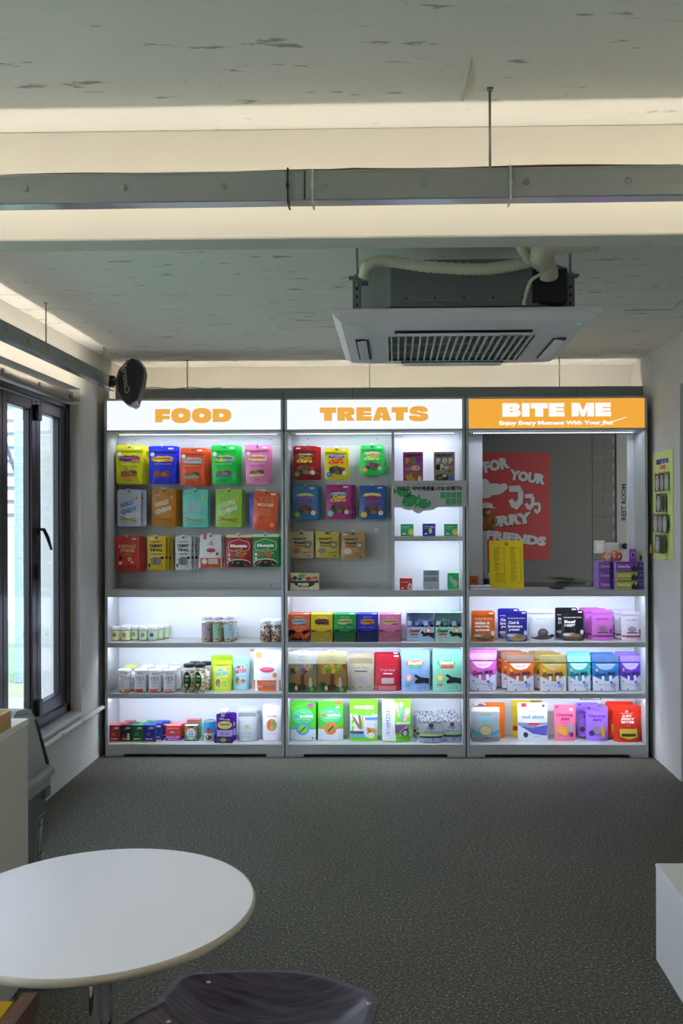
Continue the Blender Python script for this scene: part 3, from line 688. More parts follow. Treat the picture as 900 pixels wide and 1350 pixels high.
# second row
def chew(tc, food, l1='HOLLY', l2='CHEW'):
    return [('t', l1, -.06, .62, .62, .13, tc, .09, 0, 17), ('t', l2, .0, .44, .72, .13, tc, .09, 0, 17), ('e', .32, .77, .06, .045, '#f2b63a'), ('t', 'natural', -.3, .84, .2, .02, '#ffffff'),
            ('p', [(-.38, .24), (-.36, .27), (.3, .16), (.34, .13), (.3, .12)], food), ('p', [(-.4, .17), (.34, .2), (.34, .23), (-.4, .2)], food), ('t', 'dog chew stick', 0, .08, .5, .022, '#888070')]
G2 = 'pouches in the middle row of the FOOD pegboard'
hang_pouch(154.4, 185.4, 645.5, 694, '#d9def0', chew('#7f9fe0', '#b8a848'), 'white pouch with pale blue slanting words', 'middle row', 2, .03, group=G2)
hang_pouch(200, 231.6, 644.7, 694, '#cf861a', chew('#e6d7b4', '#a5651a'), 'ochre brown pouch with cream slanting words', 'middle row', 3, .014, group=G2)
hang_pouch(240.5, 274, 645.5, 695.5, '#6fd3c4', chew('#a9c2cc', '#a9a24c'), 'aqua pouch with grey slanting words', 'middle row', 2, .012, group=G2)
hang_pouch(284, 319, 645, 695, '#9ccf4a', chew('#c9dcb4', '#c06a34', 'DOUBLE', 'CHEW'), 'lime green pouch with pale slanting words', 'middle row', 2, .014, group=G2)
hang_pouch(332, 364.5, 647.5, 699, '#dc5424', [('t', 'YES', 0, .80, .62, .14, '#e9a95e', -.01), ('t', 'MOUSSE', 0, .65, .64, .085, '#f2dcae', .03)]+[('t', 'soft and creamy', -.02, .54-k*.05, .52-.05*(k % 2), .026, '#f0cfa0', .01) for k in range(4)]+[('e', .3, .14, .08, .06, '#e9a95e'), ('t', 'S', .3, .14, .06, .06, '#dc5424'), tagsticker(.28, .93)],
           'orange-red pouch with thin orange YES letters', 'middle row', 1, .012, tilt=3.5, group=G2)
hang_pouch(327, 359, 650, 697, '#4a55c8', [], 'plain violet-blue pouch peeking out behind the orange-red YES pouch', 'middle row', 1, .012, tilt=0, group=G2, hook=False).location.y += .045
# third row
G3 = 'packs in the bottom row of the FOOD pegboard'
hang_pouch(152, 183.6, 707.3, 754, '#d8413c', [('t', 'DETOC', .0, .72, .72, .085, '#e6d795', .04), ('t', 'STICK', .02, .60, .62, .085, '#e6d795', .04), ('t', 'detox', .0, .49, .26, .03, '#e6b8a0'), ('e', -.28, .40, .08, .05, '#3c2020'), ('e', .1, .36, .08, .055, '#e8d8a0'), ('e', .1, .36, .04, .03, '#b8a860'), ('e', -.28, .25, .08, .045, '#f0e4b8'), ('e', .22, .27, .05, .04, '#f0c8b0')]+[('r', -.34+k*.13, .1, -.29+k*.13, .2, '#9a2c2c') for k in range(6)]+[tagsticker(.28, .93)],
           'red pouch with cream DETOC STICK words', 'bottom row', 3, .014, group=G3)
def chewy(c2): return [('t', 'LIVELY TREAT', 0, .82, .5, .03, '#16161a', .03), ('t', 'CHEWY', 0, .71, .72, .10, '#16161a', .055), ('t', 'TING,', .0, .58, .72, .10, '#16161a', .055), ('t', 'CHICKEN', 0, .47, .6, .04, '#16161a', .05), ('p', [(-.26, .16), (-.3, .34), (-.1, .39), (.26, .38), (.3, .2), (.2, .14)], '#8d8272'), ('p', [(-.1, .17), (-.08, .37), (-.02, .37), (-.02, .17)], '#5f564a'), ('e', .33, .36, .09, .04, '#16161a'), ('t', '8', -.36, .14, .12, .11, '#16161a', .08), ('t', 'x 8 sticks', .28, .1, .2, .025, '#16161a')]
hang_pouch(193.5, 218, 706.7, 751.6, '#e8c424', chewy(0)+[tagsticker(-.25, .91)], 'yellow pouch with chunky black lettering', 'bottom row', 3, .018, group=G3)
hang_pouch(230.8, 252, 706.5, 751.6, '#dcdfe2', chewy(0), 'white pouch with chunky black lettering', 'bottom row', 3, .02, group=G3)
hang_pouch(263.5, 291, 704.7, 749, '#e4e5e8', [('r', -.485, .01, .485, .30, '#c9562a'), ('t', 'PAJA', .03, .70, .3, .04, '#4a4440', .02), ('e', .03, .76, .07, .05, '#d9a074'), ('e', .03, .53, .22, .06, '#a8283a'), ('e', .03, .545, .18, .03, '#c84a58'), ('r', -.33, .85, -.2, 1.0, '#c9562a'), ('e', .33, .42, .07, .05, '#c9562a'), ('e', -.27, .2, .13, .08, '#e6dcd4'), ('r', -.08, .13, .36, .27, '#e6dcd4'), ('t', 'OOO', .14, .2, .36, .07, '#9a7a60')],
           'white and rust pouch with a red sausage', 'bottom row', 3, .014, taper=-.14, group=G3)
def meat(rc, hc): return [('r', -.495, .905, .495, .995, hc), ('p', [(-.42, .62), (-.38, .76), (0, .86), (.38, .76), (.42, .62), (.38, .52), (0, .45), (-.38, .52)], '#e6e0c8'), ('p', [(-.40, .62), (-.365, .75), (0, .845), (.365, .75), (.40, .62), (.365, .53), (0, .465), (-.365, .53)], rc), ('t', 'Meatpie', 0, .64, .64, .12, WHT, .07), ('t', 'tasty snack', 0, .53, .26, .045, '#e8d8a0', .03),
            ('e', 0, .14, .44, .12, '#e0d9cc'), ('e', 0, .12, .42, .11, '#3a201c'), ('e', -.05, .38, .09, .05, '#4c9a3a'), ('e', .12, .37, .12, .07, '#d8562a'), ('e', -.2, .38, .09, .05, '#c8402c'), ('e', .25, .42, .06, .03, '#8abf4a'), ('e', -.36, .38, .05, .04, '#e8dcc8'), ('e', -.36, .26, .05, .04, '#e8dcc8')]
hang_pouch(297.3, 332, 704.5, 748.2, '#a51f2e', meat('#a51f2e', '#e3e0b4'), 'dark red snack bag with cream top band', 'bottom row', 2, .01, group=G3)
hang_pouch(332.6, 367.6, 703.8, 747.5, '#1c8a45', meat('#1c8a45', '#e3e0b4'), 'green snack bag with cream top band', 'bottom row', 2, .012, group=G3)
# ---- unit 2 pegboard
def coin(rib, t1, t2, pic, b1, b2='#dfe4ea'):
    return [('p', [(-.36, .70), (-.3, .76), (0, .79), (.3, .76), (.36, .70), (.3, .68), (0, .71), (-.3, .68)], rib), ('t', 'GROUND BEEF', 0, .745, .5, .035, WHT, .02), ('t', 'Coin', .02, .645, .52, .11, t1, .08, .15), ('t', 'Chips', -.02, .535, .66, .12, t2, .08, .15),
            ('e', -.12, .31, .2, .1, pic), ('e', .1, .27, .24, .12, pic), ('e', .0, .34, .14, .09, '#6f5340'), ('e', -.18, .24, .1, .06, '#4a3a30'), ('e', .16, .31, .1, .07, '#5a4636'), ('e', .04, .22, .12, .06, '#8a6a50'),
            ('e', -.32, .15, .12, .085, b1), ('e', .33, .2, .1, .07, b2), ('t', 'OK', -.32, .15, .1, .04, WHT, .03), ('e', .3, .33, .07, .05, '#d0442e')]
G4 = 'coin chip pouches on the TREATS pegboard'
hang_pouch(386, 417.5, 588, 632, '#b01c22', coin('#1f7a38', '#e89a2a', '#f0e03a', '#a0704a', '#4fae5c')+[tagsticker(-.28, .93)], 'dark red pouch with yellow slanting words', 'TREATS top row', 3, .012, fan=False, group=G4)
hang_pouch(428, 459, 590.5, 632, '#ecd51e', coin('#2a5fc0', '#e8402a', '#e8402a', '#3a3034', '#3f86d8')+[tagsticker(.3, .93)], 'yellow pouch with red slanting words', 'TREATS top row', 2, .004, group=G4)
hang_pouch(475.5, 505.5, 587, 625.5, '#2fd860', coin('#e8b8a0', '#f2e840', '#e6f2a0', '#8a7a9a', '#f0b820')+[tagsticker(.3, .93)], 'bright green pouch with pale yellow words', 'TREATS top row', 4, .009, fan=True, group=G4)
hang_pouch(386, 418.5, 640.5, 685, '#3f86c0', coin('#e0d83a', '#a05ac8', '#b04a9a', '#6a5848', '#b8cc3a')+[tagsticker(.28, .93)], 'mid blue pouch with purple slanting words', 'TREATS middle row', 3, .012, group=G4)
hang_pouch(430, 462.5, 638.8, 684, '#b8388a', coin('#58b0b8', '#e6d03a', '#e6c84a', '#2c2830', '#7fd0c8')+[tagsticker(.28, .93)], 'magenta pouch with yellow slanting words', 'TREATS middle row', 3, .016, fan=False, group=G4)
hang_pouch(473.8, 507.5, 640, 685.4, '#2c5fa8', coin('#e8cc4a', '#a02a60', '#b83070', '#5a4238', '#e8c03a')+[tagsticker(.3, .93)], 'deep blue pouch with crimson slanting words', 'TREATS middle row', 2, .008, group=G4)
def hungry(bar, win, sc_): return [('e', 0, .90, .12, .018, '#2a2620'), ('t', 'Hungry', -.08, .72, .6, .10, '#2c2c34', .06, .1, 3), ('t', 'Tooth', -.05, .58, .6, .10, '#2c2c34', .08, 0, 2), ('r', -.3, .44, .18, .49, bar), ('e', -.22, .28, .17, .11, win), ('t', 'Meat', .22, .22, .34, .08, sc_, .02, .3, 12), ('p', [(.12, .42), (.12, .58), (.2, .68), (.3, .62), (.4, .66), (.42, .5), (.36, .38), (.22, .36)], '#8d8468'), ('e', .27, .50, .08, .05, '#cfc8b0'), ('e', .3, .09, .06, .018, '#26231e')]
G5 = 'kraft pouches in the bottom row of the TREATS pegboard'
hang_pouch(382, 413, 700.5, 736, '#cdbf98', hungry('#d0603a', '#b88a68', '#d85a40'), 'beige kraft pouch with an orange bar', 'TREATS bottom row', 1, group=G5)
hang_pouch(415.6, 446.7, 700.5, 736, '#d2bc50', hungry('#3f9a3a', '#9a8c7c', '#6aa840')+[tagsticker(.3, .95)], 'mustard yellow pouch with a green bar', 'TREATS bottom row', 1, group=G5)
hang_pouch(449.3, 481, 701, 737, '#b3905a', hungry('#b82a30', '#cfc4b0', '#c04838')+[tagsticker(-.34, .9)], 'brown kraft pouch with a dark red bar', 'TREATS bottom row', 1, group=G5)
# empty hook with a round price disc, white hook label
hk = MB(); p = W(496, 699, YBK-.08); hk.tube([(0, .078, 0), (0, 0, 0), (0, -.004, .012)], .0022, mat('#e2e4e6', .3, .3), 6); ho = tag(hk.build('peg_hook', None, p), 'empty white peg hook with round price disc on TREATS pegboard', 'hook', 'wire hooks on the pegboards')
q = MB(); q.lathe([(0, 0), (.017, .0), (.017, .002), (0, .002)], mat('#cfd3e2', .3), 18, M=Matrix.Rotation(PI/2, 4, 'X')); q.build('price_disc', ho, (0, -.006, 0))
hk = MB(); p = W(343, 646, YBK-.1); hk.tube([(0, .098, 0), (0, 0, 0)], .003, mat('#eceef0', .4), 6); ho = tag(hk.build('peg_hook', None, p), 'white T-shaped hook end just below the pink pouch', 'hook', 'wire hooks on the pegboards'); MB().rbox(-.028, .028, -.003, .0, -.004, .004, .001, mat('#eceef0', .4)).build('price_clip', ho)
# carton standing at the foot of the TREATS pegboard
box_on('k', 382, 420.6, 756, 778, .06, '#d8c8a0', [('e', 0, .42, .36, .26, '#173f30'), ('r', -.36, .42, .36, .72, '#d8c8a0'), ('p', [(-.37, .40), (-.36, .55), (.36, .55), (.37, .40)], '#173f30'), ('e', -.42, .50, .07, .08, '#173f30'), ('e', .42, .50, .07, .08, '#173f30'), ('t', 'POKE', -.04, .34, .36, .16, '#e8e4d0', .08), ('t', 'BOWL', -.0, .22, .2, .06, '#e8e4d0', .04), ('e', -.32, .72, .07, .13, '#3a2450'), ('e', -.1, .85, .12, .13, '#4aa040'), ('e', .14, .68, .1, .12, '#c8302c'), ('e', -.16, .66, .08, .08, '#2c50a0'), ('e', .36, .72, .12, .1, '#c07a4a'), ('e', -.43, .66, .05, .1, '#c85a2c'), ('e', .02, .92, .02, .03, '#c8302c')], 'tan carton printed with a dark green bowl of vegetables', 'below the kraft pouches')
# ---- unit 2 right column
zs_a = zy(641)
z2 = zy(707.3)
def pop(c, t2, side):
    P3 = t2 if isinstance(t2, tuple) else (t2,)*3
    return [('t', 'CRUNCHY', 0, .90, .84, .075, '#4a1022', .08, 0, 2), ('t', 'P', -.28, .74, .2, .16, P3[0], .1), ('t', 'O', .02, .745, .24, .17, P3[1], .1), ('t', 'P', .31, .75, .2, .16, P3[2], .1)]
box_on(zs_a+.0, 531.4, 557.4, 596, 641, .05, '#c04a94', pop('', ('#d8c03a', '#6fae3a', '#6a50b8'), '')+[('e', .12, .53, .24, .075, '#cfd0a0'), ('e', -.22, .50, .16, .045, '#8fa860'), ('e', .2, .54, .05, .02, '#5a5a4a'), ('e', -.1, .27, .3, .11, '#d8a040'), ('e', .15, .3, .22, .08, '#c06a3a'), ('e', -.2, .33, .06, .03, '#5aa040'), ('e', .06, .36, .05, .03, '#c8303a'), ('e', .33, .2, .1, .1, '#d8d8a0')], 'pink snack carton with multicoloured letters', 'on top shelf of narrow column', side='#ff9fc8')
box_on(zs_a+.0, 571.9, 599.3, 596, 641, .06, '#9c9280', pop('', '#e8e6e0', '')+[('e', -.3, .55, .14, .08, '#1c1c1c'), ('e', -.12, .55, .08, .11, '#e4e2dc'), ('e', -.1, .5, .05, .03, '#333'), ('e', .1, .54, .12, .05, '#d0ccc0'), ('e', .32, .63, .12, .02, '#c8603a'), ('e', .25, .44, .09, .04, '#b05a30'), ('e', -.1, .25, .34, .11, '#4a4a3a'), ('e', .0, .3, .1, .04, '#d8d4c0'), ('e', -.2, .24, .12, .04, '#8a9a5a'), ('e', .33, .22, .16, .09, '#6a8ac0')], 'grey-brown snack carton with white letters', 'on top shelf of narrow column', side='#f5c8b8')
def small(c, txt, e): return [('t', txt, -.06, .77, .6, .08, '#d8f0e0', .03), ('t', 'NUTRIENT', -.14, .63, .4, .035, '#d0e8d8'), ('r', -.36, .16, -.14, .24, WHT)]+e
gdec = small('', 'Supplement', [('e', .3, .32, .2, .24, '#e8cc20'), ('r', .1, .5, .46, .62, '#7fb8a0')])
box_on(z2, 528, 545, 691, 707, .04, '#2da06a', gdec, 'small green box with yellow shape', 'on the left of the second shelf, narrow column')
box_on(z2, 557, 573.8, 690.5, 707, .04, '#2a2f9a', small('', 'Supplement', [('e', .1, .42, .13, .22, '#d8e070'), ('r', .08, .66, .44, .78, '#a8a8d0')]), 'small navy box with pale green shape', 'between the two small green boxes')
box_on(z2, 585.5, 603, 691, 707, .04, '#2da06a', gdec, 'small green box with yellow shape', 'on the right of the second shelf, narrow column')
box_on('k', 527, 543.3, 762.5, 779.6, .05, '#c8341f', [('t', 'Nutrient', -.08, .68, .6, .11, '#f0c8b8', .02), ('p', [(.14, .1), (.12, .3), (.2, .5), (.3, .62), (.42, .5), (.46, .2), (.4, .05)], '#c8ccd8'), ('p', [(.2, .2), (.3, .4), (.4, .3), (.34, .15)], '#33405a'), ('r', -.38, .12, -.2, .2, WHT)], 'small red box with grey figure', 'bottom left of narrow column', top='#f2998a')
box_on('k', 558, 578.5, 751.5, 779.4, .05, '#a9b0b6', [('t', 'One Effect', 0, .90, .84, .07, '#3d4a5c', .05), ('t', 'Probiotics', 0, .80, .84, .07, '#3d4a5c', .05), ('t', 'One Effect', 0, .57, .84, .07, '#3d4a5c', .05), ('t', 'Probiotics', 0, .47, .84, .07, '#3d4a5c', .05), ('e', -.22, .12, .1, .05, '#7f95c8'), ('e', .0, .12, .1, .05, '#7f95c8'), ('e', .33, .12, .06, .03, '#7f95c8')], 'pale grey box with repeated dark lines of text', 'in the middle of narrow column floor', side='#f0f0f4', top='#f8f8fc')
box_on('k', 590, 604.8, 755.5, 779.6, .05, '#2fb45e', [('r', -.4, .9, .1, .94, '#1f8a44'), ('p', [(-.3, .55), (-.34, .75), (-.2, .85), (-.05, .7), (.1, .6), (.3, .55), (.42, .4), (.3, .2), (.1, .15), (-.1, .35)], '#b0bfbc'), ('e', .3, .08, .1, .04, '#e0b040')], 'bright green box with grey creature shape', 'bottom right of narrow column', side='#5cf090', top='#8ff0b0')

# shelf-front banner with three green fish
bn = thing('shelf_banner', W(566, 668.5, YF-.012), 'grey shelf-front banner with three green fish and Korean words', 'sign')
bo = bn.location; a0, a1 = W(516.8, 650, YF-.012).x-bo.x, W(615.2, 650, YF-.012).x-bo.x; hT = W(566, 633.6, YF-.012).z-bo.z
def bp(px_, py_): w_ = W(px_, py_, YF-.012); return (w_.x-bo.x, w_.z-bo.z)
mb = MB(); gcol = mat('#b9b6bb', .5)
outl = [(a0, 0)]+[(a0, hT), (a1, hT), (a1, 0)]+[bp(577, 668.5), bp(570, 672.5), bp(563, 673), bp(558, 673.5), bp(554, 676.6), bp(549.5, 677), bp(546, 674.5), bp(543.5, 671.8), bp(538, 672.8), bp(532, 671), bp(528, 668.5)]
mb.prism(outl, 'y', 0, .004, gcol); mb.build('board', bn)
fs_ = MB(); gm = card('#3a9c5a')
def fish(cx, cy, rx, ry, rot, tail):
    ca, sa = math.cos(R(rot)), math.sin(R(rot)); pts = []
    for t in range(20): A_ = 2*PI*t/20; pts.append((rx*math.cos(A_), ry*math.sin(A_)))
    tl_ = [(-rx*.8*tail, 0), (-rx*1.45*tail, ry*.75), (-rx*1.35*tail, 0), (-rx*1.45*tail, -ry*.75)]
    for P_, yo in ((pts, -.0012), (tl_, -.0018)):
        w_ = [bp(cx+x*ca-y*sa, cy+x*sa+y*ca) for x, y in P_]; fs_.add([(x, yo, z) for x, z in w_], [tuple(range(len(w_)))], gm)
fish(532.5, 649.5, 10, 5.6, 8, 1); fish(540, 660, 10.5, 8, -18, -1); fish(559, 664, 9, 6.5, -8, 1)
for ex, ey in ((539, 648), (535.2, 664.5), (563.3, 660.7)): x_, z_ = bp(ex, ey); fs_.add([(x_+.004*math.cos(t*PI/4), -.003, z_+.004*math.sin(t*PI/4)) for t in range(8)], [tuple(range(8))], card(WHT))
for i in range(4):
    for j in range(2):
        if i == 0 and j: continue
        x_, z_ = bp(580.4+i*7.2, 649.2+j*8.5); x2, z2_ = bp(586.6+i*7.2, 657+j*8.5)
        fs_.add([(x_, -.0012, z_), (x2, -.0012, z_), (x2, -.0012, z2_), (x_, -.0012, z2_)], [(0, 1, 2, 3)], gm)
        for q_ in (.35, .75):
            zz = z_+(z2_-z_)*q_; fs_.add([(x_+.006, -.002, zz), (x2-.006, -.002, zz), (x2-.006, -.002, zz-.003), (x_+.006, -.002, zz-.003)], [(0, 1, 2, 3)], card('#9fc8a8'))
fs_.build('printed_fish', bn, recalc=False)
def flat_text(mb, s, px0, px1, py0, py1, conv, m, bold=.02, yo=-.002):
    vs, fs, asp = text2d(s, bold); (xa, za), (xb, zb) = conv(px0, py1), conv(px1, py0)
    mb.add([((xa+xb)/2+x*(xb-xa), yo, (za+zb)/2+y*(zb-za)) for x, y in vs], fs, m)
lt = MB(); flat_text(lt, '바잇미 닥터에센셜 rTG 오메가3', 523, 608.6, 640.8, 647, bp, card('#1c1c20'), .045)
flat_text(lt, '바잇미 닥터에센셜 rTG 오메가3 건강한 반려생활을 위한 선택', 535, 597, 637.3, 639, bp, card('#3c3c40'), .01); lt.build('lettering', bn, recalc=False)

# ---- lower shelves, unit 1, shelf a: small jars with white lids
KB = speck('#d9c79a', '#c8a860', '#8a6a40'); KB2 = speck('#c9a878', '#6e5236', '#e6dcc0'); KB3 = speck('#a08868', '#4a382c', '#e8dcc8', 110); KW = speck('#e8e0cc', '#cfc0a0', '#9c7a50', 90)
zA = ZSH['a']
Gj = 'small white-lidded jars on the upper left shelf'
NAMES_R = ['front row', 'middle row', 'back row']
cols_ = [('#d9e8b8', '#e87830', 'orange print', 146.5, 158), ('#e2e6b0', '#e89a58', 'tan print', 159.2, 171.4), ('#cfe6c0', '#8fb878', 'green print', 171.8, 183.2), ('#d6e2c4', '#7c94b8', 'blue-grey print', 183.8, 195), ('#cfe4b8', '#5058c0', 'violet print', 195.4, 207.2)]
for k, (lb, pc, nm, xa, xb) in enumerate(cols_):
    fy = 845.5 if k != 2 else 844.5
    p = WZ((xa+xb)/2, fy, zA); Y = max(p.y, YF+.02)+.03; w_ = (W(xb, fy, Y).x-W(xa, fy, Y).x)*.99
    for r_ in range(3):
        o = jar((W((xa+xb)/2, fy, Y).x+r_*.026, Y+r_*(w_+.004), zA+.0006), w_, .098, '#f2f0f6', KB, lb, [('e', 0, .42, .22, .13, pc), ('t', 'treat', 0, .56, .4, .05, '#6a7a60')] if r_ == 0 else (), f'small white-lidded jar with {nm}, {["1st","2nd","3rd","4th","5th"][k]} from left, {NAMES_R[r_]}', Gj, .24, labr=(.08, .72), wrap=220)
for k, (xa, xb, lb, pc, nm) in enumerate(((265.5, 279.3, '#b8a8b8', '#5a8a6a', 'mauve'), (279.8, 294.2, '#9cc8a8', '#c85a38', 'mint green'), (294.8, 308.8, '#a8cdd8', '#b08ac8', 'pale blue'))):
    Y = YF+.06; w_ = W(xb, 846, Y).x-W(xa, 846, Y).x
    for r_ in range(2):
        jar((W((xa+xb)/2, 846, Y).x+r_*.012, Y+r_*(w_+.006), zA+.0006), w_, .178, '#f6f4fa', KB2, lb, [('e', .2 if k else .28, .48, .09, .035, pc)] if r_ == 0 else (), f'tall white-lidded jar with {nm} label, {"front" if r_ == 0 else "back"} row', 'tall white-lidded jars on the upper left shelf', .17, labr=(.14, .68), wrap=120)
for k, (xa, xb) in enumerate(((342.5, 356.8), (357.4, 371.0))):
    Y = YF+.06; w_ = W(xb, 846, Y).x-W(xa, 846, Y).x
    for r_ in range(2):
        jar((W((xa+xb)/2, 846, Y).x+r_*.006, Y+r_*(w_+.006), zA+.0006), w_, .146, '#f6f4fa', KB3, None, [('e', -.2, .32, .09, .05, '#1a1a2c'), ('e', .14, .25, .14, .07, '#c83a30'), ('r', .02, .36, .3, .62, '#c8d0d0')] if r_ == 0 else (), f'white-lidded jar of mixed kibble at right end of shelf, {"left" if k == 0 else "right"} one, {"front" if r_ == 0 else "back"} row', 'kibble jars at the right end of the upper left shelf', .17)
# shelf b
for k, (xa, xb, c, nm, lx) in enumerate(((155.5, 172.7, '#e8a050', 'light orange', .2), (177.5, 194.6, '#d83a4e', 'red', 0), (196.2, 213.8, '#f06030', 'orange', 0), (215.4, 232.8, '#f0a080', 'salmon', 0))):
    Y = YF+.065; w_ = W(xb, 908, Y).x-W(xa, 908, Y).x; zB = ZSH['b']
    for r_ in range(2):
        jar((W((xa+xb)/2, 908, Y).x+r_*.016, Y+r_*(w_+.01), zB+.0006), w_, .155 if r_ == 0 else .163, '#eceaf4' if r_ == 0 else ('#d8e070' if k == 0 else '#dfe6e2'), KW if k == 0 else KB2, '#eef0f8', [('t', 'YES', lx, .62, .62, .16, '#3a3c44', -.01), ('t', 'snack time', lx, .45, .4, .04, '#5a5c64'), ('r', lx-.32, .06, lx+.22 if lx else .26, .17, c), ('t', 'soft', lx-.1, .3, .2, .05, c)] if r_ == 0 else (), f'YES jar with {nm} band' if r_ == 0 else f'jar half hidden behind the YES jar with {nm} band', 'jars with YES labels on the middle left shelf', .13, labr=(.05, .80), wrap=(130 if k else 80), rot=(R(25) if k == 0 else 0))
for k, (xa, xb) in enumerate(((242, 256.4), (256.9, 271))):
    Y = YF+.055; w_ = W(xb, 908, Y).x-W(xa, 908, Y).x
    for r_ in range(2):
        jar((W((xa+xb)/2, 908, Y).x+r_*.022, Y+r_*(w_+.012), ZSH['b']+.0006), w_, .192, '#1a1a1e', KW, None, [('e', -.1 if k == 0 else -.16, .42, .38, .34, '#4f8a3a'), ('e', -.1 if k == 0 else -.16, .42, .34, .31, '#14161a'), ('t', 'Wild', -.1, .58, .36, .07, WHT, .05), ('r', -.28, .42, .1, .49, '#3f9a3c'), ('e', -.12, .28, .18, .05, '#e0c030'), ('e', -.02, .26, .07, .04, '#c8302a'), ('e', -.1, .18, .14, .03, '#3f9a3c')] if r_ == 0 else (), f'black-lidded jar of oats with black oval label, {"left" if k == 0 else "right"} of its pair, {"front" if r_ == 0 else "back"} row', 'black-lidded oat jars on the middle left shelf', .12)
bb = lambda a, b, c, e: [('r', -.36, .09, .36, .80, b), ('t', 'BIG', -.04, .70, .4, .10, a, .06, 0, 4), ('t', 'BITES', 0, .57, .64, .11, a, .06, 0, 8), ('e', .3, .75, .08, .06, c), ('e', -.2, .28, .12, .12, '#8a7a5a'), ('e', -.16, .2, .08, .08, '#b0a080'), ('t', 'crunchy bites', .12, .42, .4, .03, '#6a7a50'), ('e', .14, .28, .14, .05, e), ('t', 'for dogs', .12, .19, .3, .03, '#6a7a50')]
stand_pouch('b', 279.5, 304.3, 872, 911.6, '#cfe63a', bb('#6fb8dc', '#d9ec62', '#d890b8', '#c8d850'), 'lime yellow pouch with fat blue letters', 'on middle left shelf', .05, 0)
stand_pouch('b', 277.5, 306, 864.5, 907, '#b9dc38', [], 'larger plain lime pouch behind the lime yellow one', 'on middle left shelf', .05, 0)
stand_pouch('b', 306, 328, 867.5, 909.6, '#a9dcec', bb('#e0506a', '#b5e0ee', '#a8d050', '#d07040'), 'pale blue pouch with fat red letters', 'on middle left shelf', .045, 0, low=None)
stand_pouch('b', 333, 369.8, 858.6, 912, '#eeeef2', [('t', 'CUP MEAL', .02, .70, .36, .03, '#7a6a60', .02), ('e', .03, .75, .12, .05, '#e6d8c8'), ('e', .0, .53, .26, .06, '#d8306a'), ('e', 0, .545, .22, .03, '#f07a9a'), ('e', .28, .39, .08, .06, '#e88a4a'), ('r', -.42, .86, -.2, .965, '#ee8a4c'), ('e', -.31, .86, .11, .05, '#ee8a4c'), ('t', 'pork', -.27, .12, .22, .05, '#f0d0b0'), ('t', 'PORK LINK', .1, .19, .5, .09, '#b89a84', .06), ('t', 'bean soup treat', .3, .91, .3, .02, '#8a8a8a')], 'large white pouch with pink sausage and orange foot', 'right end of middle left shelf', .06, 0, low=(.27, '#e0692c'))
stand_pouch('b', 328.6, 350, 856.5, 908, '#e6e8ea', [('r', -.30, .02, -.1, .99, '#4fae86'), ('r', -.49, .93, -.2, .99, '#c87a3a')], 'white pouch with green stripe, half hidden behind the large white one', 'middle left shelf', .04, 0)
# shelf c
for k, (xa, xb, c, tc_, nm) in enumerate(((143.5, 157.8, '#a81f34', '#d05a6a', 'dark red'), (158.4, 173, '#1d1c20', '#34323a', 'black'), (173.4, 188.3, '#14603c', '#2aa06a', 'dark green'), (188.9, 203.8, '#26308e', '#4450c8', 'navy'))):
    o = box_on('c', xa, xb, 956.3, 979.6, .05, c, [('r', -.499, .0, .499, .09, '#d8c888'), ('t', 'Original', 0, .84, .4, .045, '#c8a868', .02), ('t', 'Salmon', 0, .76, .34, .045, '#c8a868', .02), ('e', -.05, .5, .14, .09, '#c89a5a' if k != 1 else '#2c2a30'), ('e', -.05, .5, .1, .06, c), ('p', [(-.32, .3), (-.28, .2), (.28, .2), (.32, .3), (.24, .26), (-.24, .26)], '#e6dcc0'), ('r', .05, .8, .42, .9, '#d8d8e0')] + ([('r', -.3, .44-.1*j, .1, .47-.1*j, '#c04a3a') for j in range(3)]+[('e', .26, .5-.13*j, .12, .07, '#e0dcd0') for j in range(3)] if k == 1 else []), f'{nm} carton with gold foot', 'bottom left shelf', 2 if k != 1 else 1, .034, gap=.004, top=tc_, group='slim cartons on the bottom left shelf')
box_on('c', 218.2, 237.8, 957, 976.8, .055, '#cf3438', [('r', -.499, 0, .499, .34, '#a03a9a'), ('t', 'LAMB STICK', 0, .84, .8, .09, '#f0b0a8', .04), ('e', 0, .55, .26, .12, '#8a5a4a'), ('e', -.06, .58, .14, .06, '#c8b8b0'), ('t', 'SNACK TIME', 0, .26, .84, .08, '#e8d0ea', .05), ('t', 'M I L K', 0, .12, .6, .09, '#e8d0ea', .05)], 'red and purple box', 'bottom left shelf', 2, .016, group='red boxes on the bottom left shelf', top='#e88a90', side='#d8604a')
box_on('c', 243.2, 260.5, 957, 977, .05, '#3a4648', [('r', -.46, .06, .46, .95, '#a8a25c'), ('e', -.36, .8, .1, .12, '#d08038'), ('e', .36, .78, .1, .14, '#c85a3a'), ('e', -.36, .3, .1, .14, '#3a8a80'), ('e', .36, .3, .1, .14, '#5a8a4a'), ('e', 0, .47, .34, .38, '#d6e6ea'), ('r', -.2, .85, .2, .97, '#8a2a3c'), ('t', 'DOG', 0, .62, .3, .12, '#6a7a80'), ('t', 'soft', 0, .45, .4, .08, '#3a5a60', .04), ('r', -.28, .26, .28, .33, '#6ab8cc')], 'patterned box with pale oval label', 'bottom left shelf', 0, top='#d0dcd8')
box_on('c', 246.5, 263.5, 949, 973.5, .05, '#2c9a60', [('r', -.5, .85, .5, 1, '#d05060')], 'green box with red top, behind the patterned one', 'bottom left shelf', 0, top='#e88a94')
cl = on_shelf('c', 267.5, 283.4, 951.5, 977.5, .075); lo, w_, h_ = cl
cn = thing('food_can', lo, 'tin can with blue top and orange dish picture, bottom left shelf', 'can')
